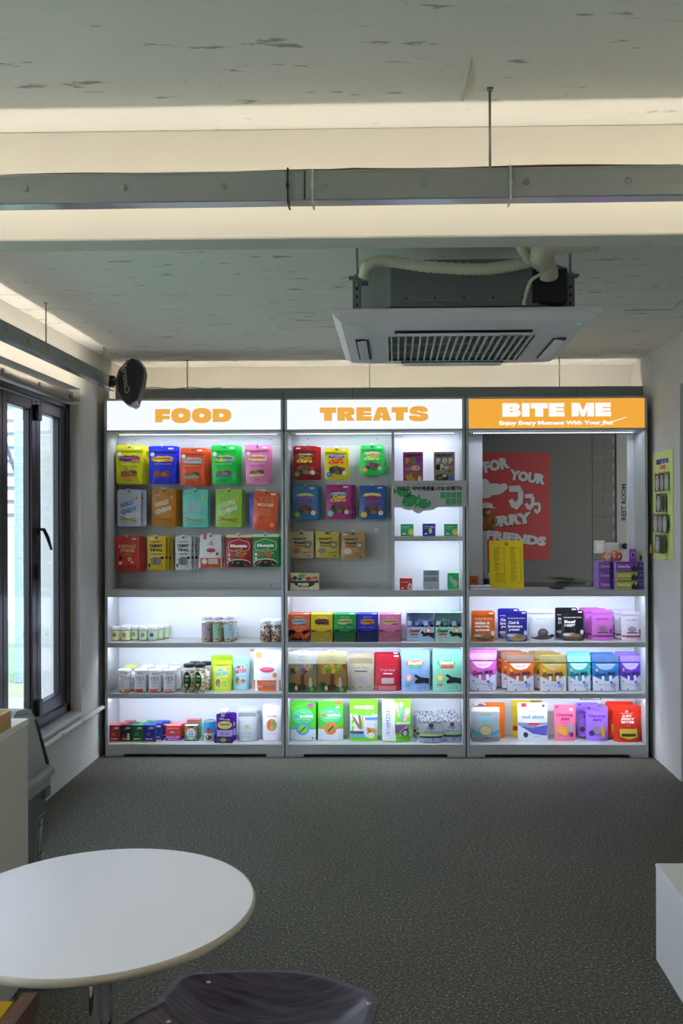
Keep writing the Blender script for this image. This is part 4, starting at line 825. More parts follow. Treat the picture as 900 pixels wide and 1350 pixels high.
q = MB(); q.lathe([(0, 0), (w_/2*.96, 0), (w_/2, .003), (w_/2, .005)], mat('#c8ccd0', .25, .9), 24); q.lathe([(w_/2, h_-.005), (w_/2, h_-.001), (w_/2*.96, h_), (w_/2*.9, h_-.004), (0, h_-.004)], mat('#c8ccd0', .25, .9), 24); q.build('metal_rim', cn)
q = MB(); q.lathe([(w_/2-.0006, .005), (w_/2-.0006, h_*.42)], card('#e0e4ec'), 24); q.lathe([(w_/2-.0006, h_*.42), (w_/2-.0006, h_-.005)], card('#2f9be0'), 24); q.build('paper_label', cn)
put_decals(cn, w_, h_, lambda x, z: -math.sqrt(max(0, (w_/2)**2-min(abs(x), w_*.48)**2)), [('e', -.05, .52, .26, .12, '#d8642a'), ('e', -.05, .64, .07, .06, '#4a2c5a'), ('e', -.05, .2, .28, .12, '#5a4030'), ('e', -.15, .22, .1, .06, '#d8c8a0'), ('e', .08, .18, .08, .05, '#3a6a3a')])
# purple tray of tubes
lo, w_, h_ = on_shelf('c', 282.3, 306, 971.3, 980.2, .09)
ty = thing('tray_box', lo, 'dark purple open tray with yellow oval, bottom left shelf', 'tray'); q = MB(); pm = card('#3a1c6e')
q.box(-w_/2, w_/2, -.045, -.043, 0, h_, pm); q.box(-w_/2, w_/2, .043, .045, 0, h_*1.7, pm); q.box(-w_/2, w_/2, -.043, .043, 0, .002, pm)
for s_ in (-1, 1): q.prism([(-.045, 0), (.045, 0), (.045, h_*1.7), (-.045, h_)], 'x', s_*w_/2, s_*(w_/2-.002), pm)
q.build('tray', ty); put_decals(ty, w_, h_, lambda x, z: -.045, [('e', 0, .5, .16, .3, '#c8c048'), ('t', 'lickable treat', 0, .5, .7, .1, '#c8c048')])
for i in range(2):
    o = pouch(lo+Vector((.008+i*.014, -.022+i*.042, .003)), w_*.96, .19, .03, '#4a1aa0', [('r', -.46, .2, .46, .42, '#b8a8e0'), ('e', 0, .60, .42, .14, '#d4cc4c'), ('t', 'Squeeze', 0, .62, .6, .08, '#4a1aa0', .05), ('t', 'Lick it up', 0, .80, .6, .07, '#e8dcf4', .06, 0, -6), ('t', 'TUBE TREAT', 0, .31, .6, .08, '#7a6ac0', .03)], f'purple squeeze pouch with white spout in the purple tray, {"front" if i == 0 else "back"} one', name='squeeze_pouch')
    q = MB(); q.lathe([(.012, .17), (.012, .188), (.018, .189), (.018, .214), (.015, .217), (.0, .218)], mat('#eef0f6', .4), 14); q.build('spout_cap', o, (-.012, 0, 0))
stand_pouch('c', 312.5, 337.5, 935, 977.6, '#c4c8ce', [('r', -.46, .74, .46, .86, '#8a9094'), ('e', .0, .44, .12, .06, '#a8c46a'), ('t', 'cat milk', 0, .24, .6, .03, '#8a8e94'), ('t', 'net wt', 0, .14, .4, .03, '#9a9ea4')], 'silver foil pouch with small green blot', 'bottom left shelf', .06, 1, .02, .0, low=None)
stand_pouch('c', 345.5, 369.6, 932, 977, '#e6e4ec', [('t', 'ALREMIE', .0, .70, .56, .06, '#d8605a', .01, 0, 0), ('e', .0, .45, .28, .18, '#b89a50'), ('e', -.12, .46, .1, .14, '#c8683a'), ('e', .1, .44, .1, .14, '#8a9a4a'), ('e', 0, .36, .1, .08, '#d89a5a'), ('t', 'vegetable chips', 0, .2, .5, .02, '#d88a80')], 'white pouch with round window of mixed chips', 'bottom left shelf', .055, 1, -.01)

# ---- unit 2 shelf a: dispenser cartons
def dispenser(xa, xb, c, lo_c, logo, tc_, nm, openfront=False):
    lo, w_, h_ = on_shelf('a', xa, xb, 809.8, 846.4, .13); h_ = W(xa, 809.8, lo.y-.065).z-lo.z
    o = thing('dispenser_box', lo, f'{nm} dispenser carton with stepped opening, upper middle shelf', 'box', 'dispenser cartons on the upper middle shelf')
    q = MB(); m = card(c); ml = card(lo_c); d = .065; a, b = -w_/2, w_/2
    q.box(a, a+.0015, -d, d, 0, h_, ml); q.box(b-.0015, b, -d, d, 0, h_, ml); q.box(a, b, d-.0015, d, 0, h_, m); q.box(a, b, -d, d, 0, .002, ml)
    q.build('carton', o)
    zf = h_*.44
    q = MB(); q.box(a, b, -d, d, h_-.0015, h_, m); q.box(a, b, -d, -d+.0015, zf, h_-.0015, m)
    q.prism([(-.13*w_*2, zf), (-.1*w_, zf-.018), (.1*w_, zf-.018), (.13*w_*2, zf)], 'y', -d-.001, -d+.0005, m); q.build('flap_lid', o)
    q = MB(); fz = h_*(.38 if not openfront else .07); q.box(a+.002, b-.002, -d-.012, -d-.0105, 0, fz, ml)
    for s_ in (a+.002, b-.0035): q.prism([(-d-.012, 0), (-d+.004, 0), (-d+.004, fz+.01), (-d-.012, fz)], 'x', s_, s_+.0015, card('#c8c8d0'))
    q.build('front_pocket', o)
    rs2 = random.Random(int(xa)); cs = c
    for i in range(7):
        x_ = a+.02+(w_-.04)*i/6; zz = (.03 if openfront else h_*.36)+rs2.uniform(0, .012)
        q = MB(); M_ = Matrix.Translation((x_, -d+.02+rs2.uniform(0, .02), zz)) @ Matrix.Rotation(rs2.uniform(-.9, .9), 4, 'Y'); q.rbox(-.011, .011, -.004, .004, -.025, .025, .003, foil(c), M_); sa = q.build('treat_sachet', None, lo)
        tag(sa, f'{nm} wrapped sachet, {ORD9[i]} from the left inside the {nm} dispenser carton', 'sachet', f'sachets in the {nm} dispenser carton')
    put_decals(o, w_, h_, lambda x, z: -d, [('t', 'training treats', 0, .9, .4, .03, WHT), ('b', 0, .73, .36, .11, logo), ('t', 'Dynabites', 0, .74, .56, .10, tc_, .05, .2), ('r', .08, .62, .34, .67, tc_), ('t', 'soft snack     soft snack', 0, .54, .6, .02, WHT)])
    if not openfront: put_decals(o, w_, h_, lambda x, z: -d-.0125, [('t', 'snack', 0, .10, .12, .04, c), ('t', 'o        o        o', 0, .25, .5, .04, c)])
    q = MB(); q.add([(w_*.2, -d+.01, h_+.001), (w_*.42, -d+.01, h_+.001), (w_*.42, -d+.045, h_+.001), (w_*.2, -d+.045, h_+.001)], [(0, 1, 2, 3)], card(WHT)); q.build('price_sticker', o)
dispenser(379.6, 408.8, '#dd6434', '#4a3c52', '#a8c8c8', '#4a7a8a', 'orange', True)
dispenser(409.6, 438.8, '#e2c81e', '#a08420', '#43241c', '#a03a28', 'yellow')
dispenser(439.7, 469.3, '#1c9a4c', '#0e5028', '#d0dc3a', '#3048a8', 'green')
dispenser(470.1, 498.4, '#2830b8', '#161a50', '#d8a03a', '#a03a38', 'dark blue')
dispenser(499.8, 529.0, '#e884b8', '#b06a80', '#e8d080', '#c8487a', 'pink')
def stickbox(xa, xb, c, tc_, b1, nm):
    lo, w_, h_ = on_shelf('a', xa, xb, 807.8, 845.6, .12); d = .06; a, b = -w_/2, w_/2
    o = thing('stick_box', lo, f'clear-topped {nm} counter box of dental sticks, upper middle shelf', 'box', 'clear counter boxes on the upper middle shelf')
    q = MB(); m = card(c); q.box(a, b, -d, -d+.0015, 0, h_*.5, m); q.box(a, a+.0015, -d, d, 0, h_*.5, m); q.box(b-.0015, b, -d, d, 0, h_*.5, m); q.box(a, b, d-.0015, d, 0, h_*.96, m); q.box(a, b, -d, d, 0, .002, m); q.build('tray', o)
    q = MB(); q.box(a, b, -d, d, h_-.002, h_, m); q.prism([(-d, h_*.86), (-d, h_), (d, h_), (d, h_*.86)], 'x', a, a+.0015, m); q.build('lid', o)
    g = MB(); gl = glass((.96, .98, 1), .8); g.box(a+.002, b-.002, -d+.001, -d+.002, h_*.48, h_*.99, gl); g.build('clear_window', o)
    put_decals(o, w_, h_, lambda x, z: -d, [('t', 'Dental', -.22, .37, .4, .13, b1, .08, .25), ('t', 'stick', -.22, .25, .34, .08, '#3a9a7a' if nm == 'blue' else '#e04a3a', .08, .25), ('e', .28, .38, .1, .1, '#e88a70' if nm == 'blue' else '#e8cc3a'), ('e', .28, .38, .06, .06, '#f4e8e0'), ('p', [(0, .27), (.06, .38), (.14, .3), (.48, .3), (.48, .08), (.3, .2), (.14, .17), (.04, .18), (.1, .24)], '#1c1c22'), ('t', 'snack sticks', -.22, .14, .3, .03, '#4a4a60'), ('t', '10 PCS', -.3, .06, .16, .03, '#d8703a')])
    rs2 = random.Random(int(xa))
    for i in range(9):
        x_ = a+.02+(w_-.04)*i/8; q = MB(); M_ = Matrix.Translation((x_, -d+.02+.05*(i % 3)/2+rs2.uniform(0, .01), h_*.5+rs2.uniform(-.004, .012))) @ Matrix.Rotation(rs2.uniform(-.4, .4), 4, 'Y')
        q.rbox(-.009, .009, -.004, .004, -.05, .006, .003, mat('#24242c', .4) if i % 3 != 1 else foil('#a8b4d8'), M_); q.rbox(-.016, .016, -.006, .006, .0, .036, .004, foil('#7f98ee' if nm == 'blue' and i % 2 else ('#7fc0a4' if nm != 'blue' and i % 2 else '#ccd8f4')), M_)
        tag(q.build('dental_stick', None, lo), f'wrapped dark stick, {ORD9[i]} from the left inside the {nm} counter box', 'stick', f'dental sticks in the {nm} counter box')
stickbox(535.8, 572.6, '#b3c6e8', '#fff', '#d8402c', 'blue'); stickbox(573.3, 610, '#a8d4c8', '#fff', '#1f7a48', 'mint green')
# shelf b
def yumi(xa, xb, flap, body, nm, sc1, fl):
    lo, w_, h_ = on_shelf('b', xa, xb, 857.5, 913.6, .11); d = .055; a, b = -w_/2, w_/2; h_ = min(h_, W(400, 856.5, lo.y-d).z-lo.z)
    o = thing('gift_carton', lo, f'{nm} carton with raised flap and window, printed garden scene', 'box', 'flap-topped cartons on the middle shelf')
    q = MB(); m = card(body); q.box(a, b, -d, -d+.002, 0, h_*.45, m)
    for x0_, x1_ in ((a, a+w_*.12), (b-w_*.12, b)): q.box(x0_, x1_, -d, -d+.002, h_*.45, h_*.68, m)
    q.box(a, a+.002, -d+.002, d, 0, h_*.68, m); q.box(b-.002, b, -d+.002, d, 0, h_*.68, m); q.box(a+.002, b-.002, d-.002, d, 0, h_*.68, m); q.box(a+.002, b-.002, -d+.002, d-.002, 0, .002, m); q.build('carton', o)
    q = MB(); q.prism([(a, h_*.68), (a, h_*.97), (-w_*.16, h_*.97), (-w_*.12, h_), (w_*.12, h_), (w_*.16, h_*.97), (b, h_*.97), (b, h_*.68)], 'y', -d-.004, -d-.002, card(flap)); q.build('flap', o)
    q = MB(); 
    for i in range(12): M_ = Matrix.Translation((a+w_*.2+w_*.6*(i % 6)/5, -d+.014+.012*(i//6), h_*.50+.015*(i % 3))) @ Matrix.Rotation(i*1.3, 4, 'Y'); q.rbox(-.014, .014, -.005, .005, -.018, .018, .004, foil(fl[i % len(fl)]), M_)
    q.build('sachet_heap', o)
    sc_ = [('p', [(-.49, .01), (-.49, .2), (-.3, .27), (-.1, .16), (.2, .2), (.49, .14), (.49, .01)], '#3f5f2c'), ('r', -.06, .1, .06, .44, '#6a3e22'), ('e', -.2, .28, .1, .12, '#a8702c'), ('e', .2, .26, .1, .12, sc1), ('e', -.28, .14, .12, .1, '#2e4a24'), ('e', -.05, .12, .18, .08, '#4a2c24'), ('e', -.2, .11, .05, .06, '#d8cfc0'), ('e', .28, .22, .06, .1, '#d8d0c8'), ('e', .28, .32, .04, .04, '#e0d8d0'), ('e', .32, .08, .07, .05, '#6aa85a')]
    put_decals(o, w_, h_, lambda x, z: -d, sc_); put_decals(o, w_, h_, lambda x, z: -d-.0045, [('t', 'TREAT', 0, .85, .24, .04, '#c8c8b4', 0), ('t', 'NOSH', 0, .77, .24, .04, '#c8c8b4', 0), ('e', 0, .985, .04, .015, '#e0a03a')])
yumi(378.9, 417.6, '#fbfff8', '#8a8054', 'white-flapped', '#a8702c', ['#8a4ab0', '#d8b84a', '#c8b8e0']); yumi(418.4, 456.8, '#fff2b4', '#96783e', 'cream-flapped', '#c8862c', ['#e8d84a', '#8ac04a', '#e8b03a'])
stand_pouch('b', 458.3, 493, 862, 911.2, '#b5ac9a', [('r', -.44, .72, .44, .86, '#9c8c68'), ('t', 'Lamb Tripe', 0, .60, .6, .06, '#6a6a6a', .01), ('r', -.24, .50, .24, .535, '#5a5858'), ('r', -.26, .22, .26, .36, '#a6a2a8'), ('t', 'm   m   m', 0, .1, .76, .04, '#7a7468')], 'pale taupe foil pouch with grey bar', 'middle shelf', .055, 1, .005)
stand_pouch('b', 493.8, 528.2, 864.5, 911.3, '#b01f30', [('t', 'Triple Beef', 0, .57, .56, .09, '#e8a8b0', .01), ('r', -.18, .46, .18, .495, '#f4d0d8'), ('r', -.24, .2, .24, .36, '#b8a4a8'), ('e', -.3, .1, .05, .04, '#c86a70'), ('e', 0, .1, .05, .04, '#c86a70'), ('e', .3, .1, .05, .04, '#c86a70'), tagsticker(.33, .97)], 'red foil pouch with grey window', 'middle shelf', .055, 1, -.004, .01, low=(.14, '#c07078'))
stk = lambda a, b, c: [('b', -.02, .68, .34, .08, a), ('t', 'Dental', -.02, .695, .5, .09, WHT, .08, .2), ('t', 'stick', .02, .60, .5, .09, b, .10, .2), ('e', -.24, .33, .13, .095, c), ('e', -.24, .33, .07, .055, '#f0e0d8'), ('t', '10', -.26, .15, .18, .06, b, .04), ('p', [(-.06, .38), (.0, .42), (.16, .35), (.47, .32), (.47, .18), (.3, .21), (.0, .19), (-.04, .22), (.0, .28), (.08, .3)], '#1a1a20'), ('t', 'o  o  o', .2, .09, .3, .04, '#4a5a80')]
stand_pouch('b', 529, 566.8, 858.5, 912, '#8fb2ea', stk('#e0664a', '#3ab888', '#e8a898'), 'sky blue pouch with black dental stick picture', 'middle shelf', .05, 1, -.004)
stand_pouch('b', 570.3, 609.0, 857.8, 912, '#8adac0', stk('#4cc078', '#e0503a', '#d8d83a'), 'mint pouch with black dental stick picture', 'middle shelf', .05, 1, .006)
# shelf c
bio = lambda a, c1_, c2_: [('e', 0, .60, .44, .26, '#3cc46a'), ('e', 0, .63, .42, .2, '#58d08a'), ('r', -.485, .01, .485, .29, '#d8dcec'), ('r', -.485, .29, .485, .325, a), ('e', 0, .31, .25, .165, a), ('e', 0, .31, .18, .12, c1_), ('p', [(-.12, .24), (.09, .38), (.12, .35), (-.08, .22)], c2_), ('t', 'bio', -.27, .645, .22, .085, a, .06), ('t', 'active', .13, .645, .5, .085, WHT, .04), ('t', 'dental + gut health', .02, .565, .5, .03, WHT, .02), ('t', 'Chew', 0, .735, .2, .035, WHT)]
stand_pouch('c', 381.6, 416, 927.5, 977, '#5ccc3a', bio('#4aa8e0', '#8ad04a', '#24486a')+[('e', .28, .93, .12, .045, '#b83aa0'), ('e', .38, .07, .04, .025, '#b04aa0')], 'green and white pouch with blue ring', 'bottom middle shelf', .05, 1, .0)
stand_pouch('c', 418.6, 452.4, 925.5, 976.6, '#5ccc3a', bio('#e8862c', '#b89048', '#4a2c20')+[('r', .14, .92, .46, .97, '#e86a2c'), ('r', .2, .82, .36, .87, WHT)], 'green and white pouch with orange ring', 'bottom middle shelf', .05, 0)
stand_pouch('c', 414.6, 450, 922.8, 970, '#4aa832', [('t', 'bbbbbbb', .05, .97, .6, .03, WHT, .03)], 'plain green pouch behind the one with the orange ring', 'bottom middle shelf', .04, 0)
stand_pouch('c', 460.6, 498, 923, 977.6, '#7ed430', [('r', -.485, .10, .485, .66, '#dde0f0'), ('e', 0, .66, .485, .06, '#7ed430'), ('t', 'WHIMZEES', 0, .80, .72, .08, '#f0f6e8', .04), ('p', [(-.4, .54), (-.34, .58), (-.1, .34), (-.14, .28), (-.2, .32)], '#b8624a'), ('p', [(-.2, .6), (-.12, .62), (-.04, .32), (-.1, .27), (-.14, .32)], '#3f8a50'), ('p', [(-.08, .58), (-.02, .6), (.0, .34), (-.06, .28)], '#d8b050'), ('r', .05, .50, .485, .565, '#4a98cc'), ('r', -.485, .17, .0, .24, '#5c4a68'), ('r', -.485, .09, .05, .16, '#5ab0d8'), ('e', .26, .22, .14, .09, '#d89848'), ('p', [(.12, .26), (.14, .34), (.2, .29)], '#5a3a28'), ('p', [(.32, .29), (.4, .34), (.4, .26)], '#e8a858'), ('e', .26, .14, .12, .07, '#f0ece0'), ('e', .22, .24, .03, .02, '#2a2020')], 'green and white bag with toothbrush chews and corgi', 'bottom middle shelf', .06, 0)
stand_pouch('c', 503.2, 541.6, 922.8, 978.4, '#86dc38', [('p', [(-.485, .02), (-.485, .98), (-.08, .98), (-.02, .8), (-.06, .4), (-.02, .02)], '#dadcec'), ('t', 'WHIMZEES', -.28, .46, .68*1.45, .15*.69, '#4a4e68', .0, 0, 90), ('p', [(-.02, .9), (.05, .92), (.12, .6), (.06, .55)], '#d8a0c0'), ('p', [(.12, .88), (.22, .9), (.2, .5), (.1, .48)], '#7ac0a8'), ('e', .17, .86, .07, .06, '#e0ece8'), ('p', [(.34, .78), (.46, .74), (.34, .48), (.22, .48)], '#e0a8c8'), ('e', .38, .72, .09, .07, '#e8dce8'), ('r', .0, .40, .485, .46, '#c0d8c0'), ('r', -.04, .2, .42, .40, '#6a5470'), ('p', [(.08, .22), (.36, .38), (.42, .36), (.16, .2)], '#b08090'), ('e', .30, .2, .13, .1, '#3a444c'), ('e', .30, .2, .08, .06, '#a8b8b8'), ('r', .0, .07, .485, .13, '#5ab020')], 'green bag with sideways lettering and pastel toothbrush chews', 'bottom middle shelf', .06, 0)
def foilbag(xa, xb, yt, yb, bar, nm, where, dy=0):
    o = stand_pouch('c', xa, xb, yt, yb, '#9aa0a8', [('r', -.48, .83, .48, .99, speck('#e6e6f0', '#3c3f68', '#f4f4fa', 260)), ('e', 0, .72, .12, .09, '#2a2c34'), ('t', 'Doggy', -.02, .60, .4, .12, '#3a3c50', .01, .3), ('t', 'FREEZE DRIED TREAT', 0, .45, .66, .05, '#4a4c60', .02), ('r', -.485, .29, .485, .34, bar), ('r', -.485, .2, .485, .29, '#33353a'), ('r', -.485, .02, .485, .2, '#8f96b0'), ('e', .08, .14, .08, .07, '#4a78c8')], nm, where, .05, 0)
    o.location.y += dy; return o
foilbag(553, 583.6, 949, 980, '#c8d030', 'grey foil bag with yellow band', 'bottom middle shelf'); foilbag(583.8, 608.6, 947.5, 978.4, '#6ab85a', 'grey foil bag with green band', 'bottom middle shelf')
for k, (xa, xb, yt, dy) in enumerate(((548.5, 577, 943, .06), (545, 572, 938, .12), (578, 605, 940.5, .06), (575, 602, 936.5, .12))):
    o = foilbag(xa, xb, yt+1.5, 976-k % 2*2.5, '#c8d030' if k < 2 else '#6ab85a', f'grey foil bag {"second" if k % 2 == 0 else "third"} back, behind the {"yellow" if k < 2 else "green"}-banded one', 'bottom middle shelf'); o.location.y = YF+.1+dy

# ---- unit 3 shelf a
def prot(lines, pic, st=WHT): return [('t', 'SINGLE PROTEIN', 0, .76, .8, .03, st, .02)]+[('t', l, (-.06 if len(l) > 6 else -.12), .62-k*.12, .66 if len(l) > 6 else .5, .095, st, .05) for k, l in enumerate(lines)]+[('e', .02, .13, .42, .115, pic), ('e', -.1, .2, .24, .06, '#b89a6a'), ('e', .14, .17, .2, .06, '#8a7048'), ('e', -.3, .2, .15, .05, '#c8ccd8'), ('e', .4, .28, .08, .08, '#d8dce0'), tagsticker(.34, .94)]
stand_pouch('a', 622.8, 652.8, 807, 846.2, '#d9661c', prot(['chicken &', 'carrot,', 'spinach'], '#6a4c24'), 'orange pouch with white words and biscuits', 'upper right shelf', .05, 1, .0)
stand_pouch('a', 667, 695.6, 806.4, 846, '#211b8c', prot(['Cod &', 'brewers', 'yeast'], '#9a8668'), 'navy pouch with white words', 'upper right shelf', .05, 1, -.045, .012)
stand_pouch('a', 696.8, 731.5, 803.6, 845.4, '#dfe1ea', [('t', 'dried liver', 0, .69, .4, .025, '#5a5a68'), ('e', .05, .25, .2, .14, '#5a4a50'), ('e', .0, .12, .42, .08, '#443a44'), ('e', .05, .3, .12, .06, '#7a6a6c'), ('e', -.3, .18, .15, .06, '#c8ccdc'), ('e', .4, .16, .1, .05, '#2c2630')], 'white pouch with heap of dark chips', 'upper right shelf', .055, 0)
stand_pouch('a', 740.8, 770.4, 805.2, 845, '#16161c', prot(['Beef', '100%'], '#5c4a46'), 'black pouch with fat white Beef words', 'upper right shelf', .05, 1, -.03, .012)
pk = lambda c, bar, win, t_: [('t', t_, .0, .70, .6, .05, '#6a2a5a' if bar == '#7a2a6a' else '#7a4a58', .02), ('e', 0, .38, .2, .1, win), ('r', -.26, .24, .26, .28, '#5a3a48'), ('r', -.48, .11, .48, .17, bar), ('e', .38, .34, .05, .035, '#3a2a38'), ('e', .38, .26, .05, .035, '#3a2a38')]
stand_pouch('a', 781, 808.8, 804.6, 844.6, '#c86ac8', pk('', '#7a2a6a', '#8a6a80', 'Salmon Bites'), 'orchid pink pouch with dark oval window', 'upper right shelf', .05, 2, -.03, .004)
stand_pouch('a', 820, 847.2, 807, 844.5, '#d2cbdc', pk('', '#a8304a', '#9a9094', 'Tripe Bites'), 'pale lilac pouch with red band', 'upper right shelf', .05, 2, -.028, .004)
# shelf b: six milky pouches
def milk(c1_, pale): return [('p', [(-.485, .01), (-.485, .42), (-.3, .36), (-.12, .3), (.05, .28), (.2, .32), (.34, .4), (.485, .44), (.485, .01)], '#d5dbec'), ('p', [(-.4, .76), (.4, .76), (.22, .62), (0, .57), (-.22, .62)], pale), ('t', 'real milk', .0, .69, .36, .05, '#8a8aa8', .0, .3, 4), ('t', 'GOAT MILK', .02, .575, .36, .03, c1_, .04), ('t', 'Goat Milk', .0, .48, .78, .11, '#232048', .03, .35, 4), ('e', -.12, .36, .05, .07, '#e8ecf4'), ('e', .16, .36, .06, .08, '#e8ecf4'), ('e', -.34, .58, .05, .04, '#d8b048'), ('t', 'net 70 g', -.1, .18, .4, .04, '#8a90b0'), ('e', .26, .17, .11, .07, '#a8a8d8'), ('e', .18, .25, .05, .035, '#4a68b8'), ('e', -.2, .05, .03, .025, '#b83a58'), ('e', -.36, .26, .03, .025, '#c84a5a'), ('e', .3, .07, .04, .03, '#d8b048')]
def mix(a, b, t): return '#'+''.join('%02x' % int(int(a[i:i+2], 16)*(1-t)+int(b[i:i+2], 16)*t) for i in (1, 3, 5))
Gm = 'milk pouches on the middle right shelf'
for xa, xb, yt, yb, c1_, pale, nm, nb, bdx, seal_ in ((619.2, 654.8, 861, 911.6, '#d860c8', '#efc8e8', 'pink', 2, .012, None), (668.5, 704.6, 864, 912.2, '#d8672c', '#f0d0c0', 'orange', 2, -.03, '#8a7468'), (712, 747.6, 864.5, 912.6, '#c8942c', '#b8a468', 'golden olive', 2, -.028, '#8a8458'), (748.6, 779.6, 864, 912, '#35b0b4', '#b8e8f0', 'teal', 1, .01, None), (781.8, 817.2, 864.5, 912, '#2f78c0', '#8aa8cc', 'blue', 1, -.02, '#4a6a98'), (818, 847.2, 864, 911.2, '#6a3cd0', '#c0b0e8', 'violet', 1, -.02, None)):
    stand_pouch('b', xa, xb, yt, yb, c1_, milk(c1_, pale)+[('r', -.49, .80, .49, .985, foil(seal_ or mix(c1_, pale, .6)))], f'{nm} and white milk-splash pouch', 'middle right shelf', .05, nb, bdx, .01, group=Gm)
# shelf c
stand_pouch('c', 621.6, 659.4, 933.6, 978.4, '#9a9ea2', [('r', -.49, .85, .49, .99, '#e4e4ea'), ('t', 'healthy dogs', 0, .78, .4, .03, '#4a4a4a'), ('t', 'ALASKAN', 0, .67, .56, .07, '#5ac0d0', .06), ('t', 'COD CHIPS', 0, .585, .62, .06, '#5ac0d0', .06), ('p', [(-.485, .36), (-.485, .24), (-.2, .16), (-.18, .24)], '#2a9ab4'), ('p', [(.485, .36), (.485, .24), (.2, .16), (.18, .26)], '#2a9ab4'), ('e', 0, .33, .23, .15, '#5a5a5c'), ('e', 0, .33, .21, .135, '#b8a878'), ('p', [(-.485, .02), (-.485, .1), (-.2, .16), (0, .2), (.2, .13), (.485, .14), (.485, .02)], '#7a8088'), ('t', 'dog', .08, .1, .36, .05, '#22262c', .04, .2)], 'grey pouch with round fish chip window', 'bottom right shelf', .06, 0)
stand_pouch('c', 626, 666, 927.2, 974, '#ee7a1c', [('p', [(-.49, .99), (-.2, .99), (-.1, .93), (-.49, .9)], '#d8d8e4'), ('e', -.3, .93, .1, .03, '#4a68c0')], 'orange pouch behind the grey one with round window', 'bottom right shelf', .045, 0)
stand_pouch('c', 683, 722.8, 928, 977.8, '#dfe1ee', [('p', [(-.485, .42), (.0, .36), (.485, .42), (.485, .14), (.3, .16), (.0, .2)], '#5a58c0'), ('p', [(-.485, .48), (-.485, .4), (0, .34), (.2, .42), (.485, .44), (.485, .48)], '#8a96a8'), ('t', 'healthy', 0, .78, .3, .04, '#6a6a7a'), ('t', 'cod skins', 0, .635, .74, .10, '#8d9ab4', .03), ('r', -.14, .42, .22, .48, '#c8384a'), ('e', -.25, .17, .08, .07, '#2a3240'), ('r', -.38, .89, -.2, .99, '#c03048'), ('t', 'wild caught', .1, .12, .2, .03, '#5a6a8a'), ('e', .36, .92, .05, .035, '#3a4a68')], 'white pouch with blue fish shape and grey words', 'bottom right shelf', .06, 0)
stand_pouch('c', 675.6, 716.5, 924.5, 972.5, '#e2c42a', [('r', -.48, .18, -.3, .3, '#a83028'), ('r', .1, .95, .45, .98, '#3a2c10')], 'yellow pouch behind the white cod one', 'bottom right shelf', .045, 0)
gum = lambda c1_, cat_c: [('e', -.36, .93, .08, .03, c1_), ('t', 'Chewing', -.02, .70, .78, .11, c1_, .05, 0, 0), ('t', 'gum', .0, .58, .42, .10, c1_, .06), ('t', 'for healthy teeth', .05, .50, .4, .02, '#7a4a7a')]
stand_pouch('c', 731.2, 759.8, 930, 977, '#ef7a9c', gum('#c02a7a', 0)+[('p', [(-.42, .2), (-.42, .34), (-.36, .42), (-.2, .4), (.0, .38), (.12, .3), (.1, .16), (-.06, .14), (-.2, .2)], '#e8a03c'), ('e', .22, .33, .16, .12, '#a8a4ac'), ('e', .28, .17, .09, .07, '#7a2a6a'), ('r', .2, .82, .36, .9, '#f4d8dc')], 'pink chewing gum pouch', 'bottom right shelf', .05, 0)
prp = gum('#7a2ab0', 0)+[('e', -.05, .30, .2, .13, '#8a7a9c'), ('e', .24, .28, .11, .12, '#e0a03c'), ('p', [(.14, .36), (.15, .46), (.22, .40)], '#e0a03c'), ('p', [(.28, .40), (.34, .46), (.35, .36)], '#e0a03c'), ('e', .24, .16, .09, .07, '#e0a03c'), ('e', -.27, .22, .12, .08, '#4a1a78'), ('e', .2, .31, .015, .01, '#222'), ('e', .28, .31, .015, .01, '#222')]
stand_pouch('c', 773.4, 802.6, 932, 977, '#a274e8', prp, 'purple chewing gum pouch with cat', 'bottom right shelf', .05, 1, -.05, .012)
stand_pouch('c', 809.9, 846.8, 931.6, 978.8, '#d8301c', [('t', 'JUST', -.02, .70, .36, .07, '#f0e4d8', .05), ('t', 'JERKY', -.0, .62, .5, .07, '#f0e4d8', .05), ('t', 'BITES', .0, .54, .46, .07, '#f0e4d8', .05), ('t', 'farm foods', -.02, .78, .44, .025, '#f0c8b0'), ('e', -.02, .83, .06, .035, '#c8a0a0'), ('p', [(-.3, .36), (.32, .36), (.32, .14), (.02, .07), (-.3, .14)], '#c8b838'), ('r', -.24, .15, .27, .23, '#4a2c1c'), ('t', 'o o', .0, .44, .14, .03, '#e8a030', .03)], 'bright red jerky pouch with yellow panel', 'bottom right shelf', .06, 1, -.035, .014)
br = MB(); p = W(779.5, 922.5, YF+.03); br.tube([(-.07, 0, .0), (-.068, 0, -.012), (.068, 0, -.012), (.07, 0, 0)], .003, mat('#151518', .5), 6); br.rbox(-.075, -.06, -.004, .004, -.008, .004, .001, mat('#151518', .5)); br.rbox(.06, .075, -.004, .004, -.008, .004, .001, mat('#151518', .5)); br.v = [(x, y, z-.003) for x, y, z in br.v]
tag(br.build('wire_bracket', None, (p.x, YF+.05, Zb[1]-.002)), 'small black wire bracket under the board above bottom right shelf', 'bracket')

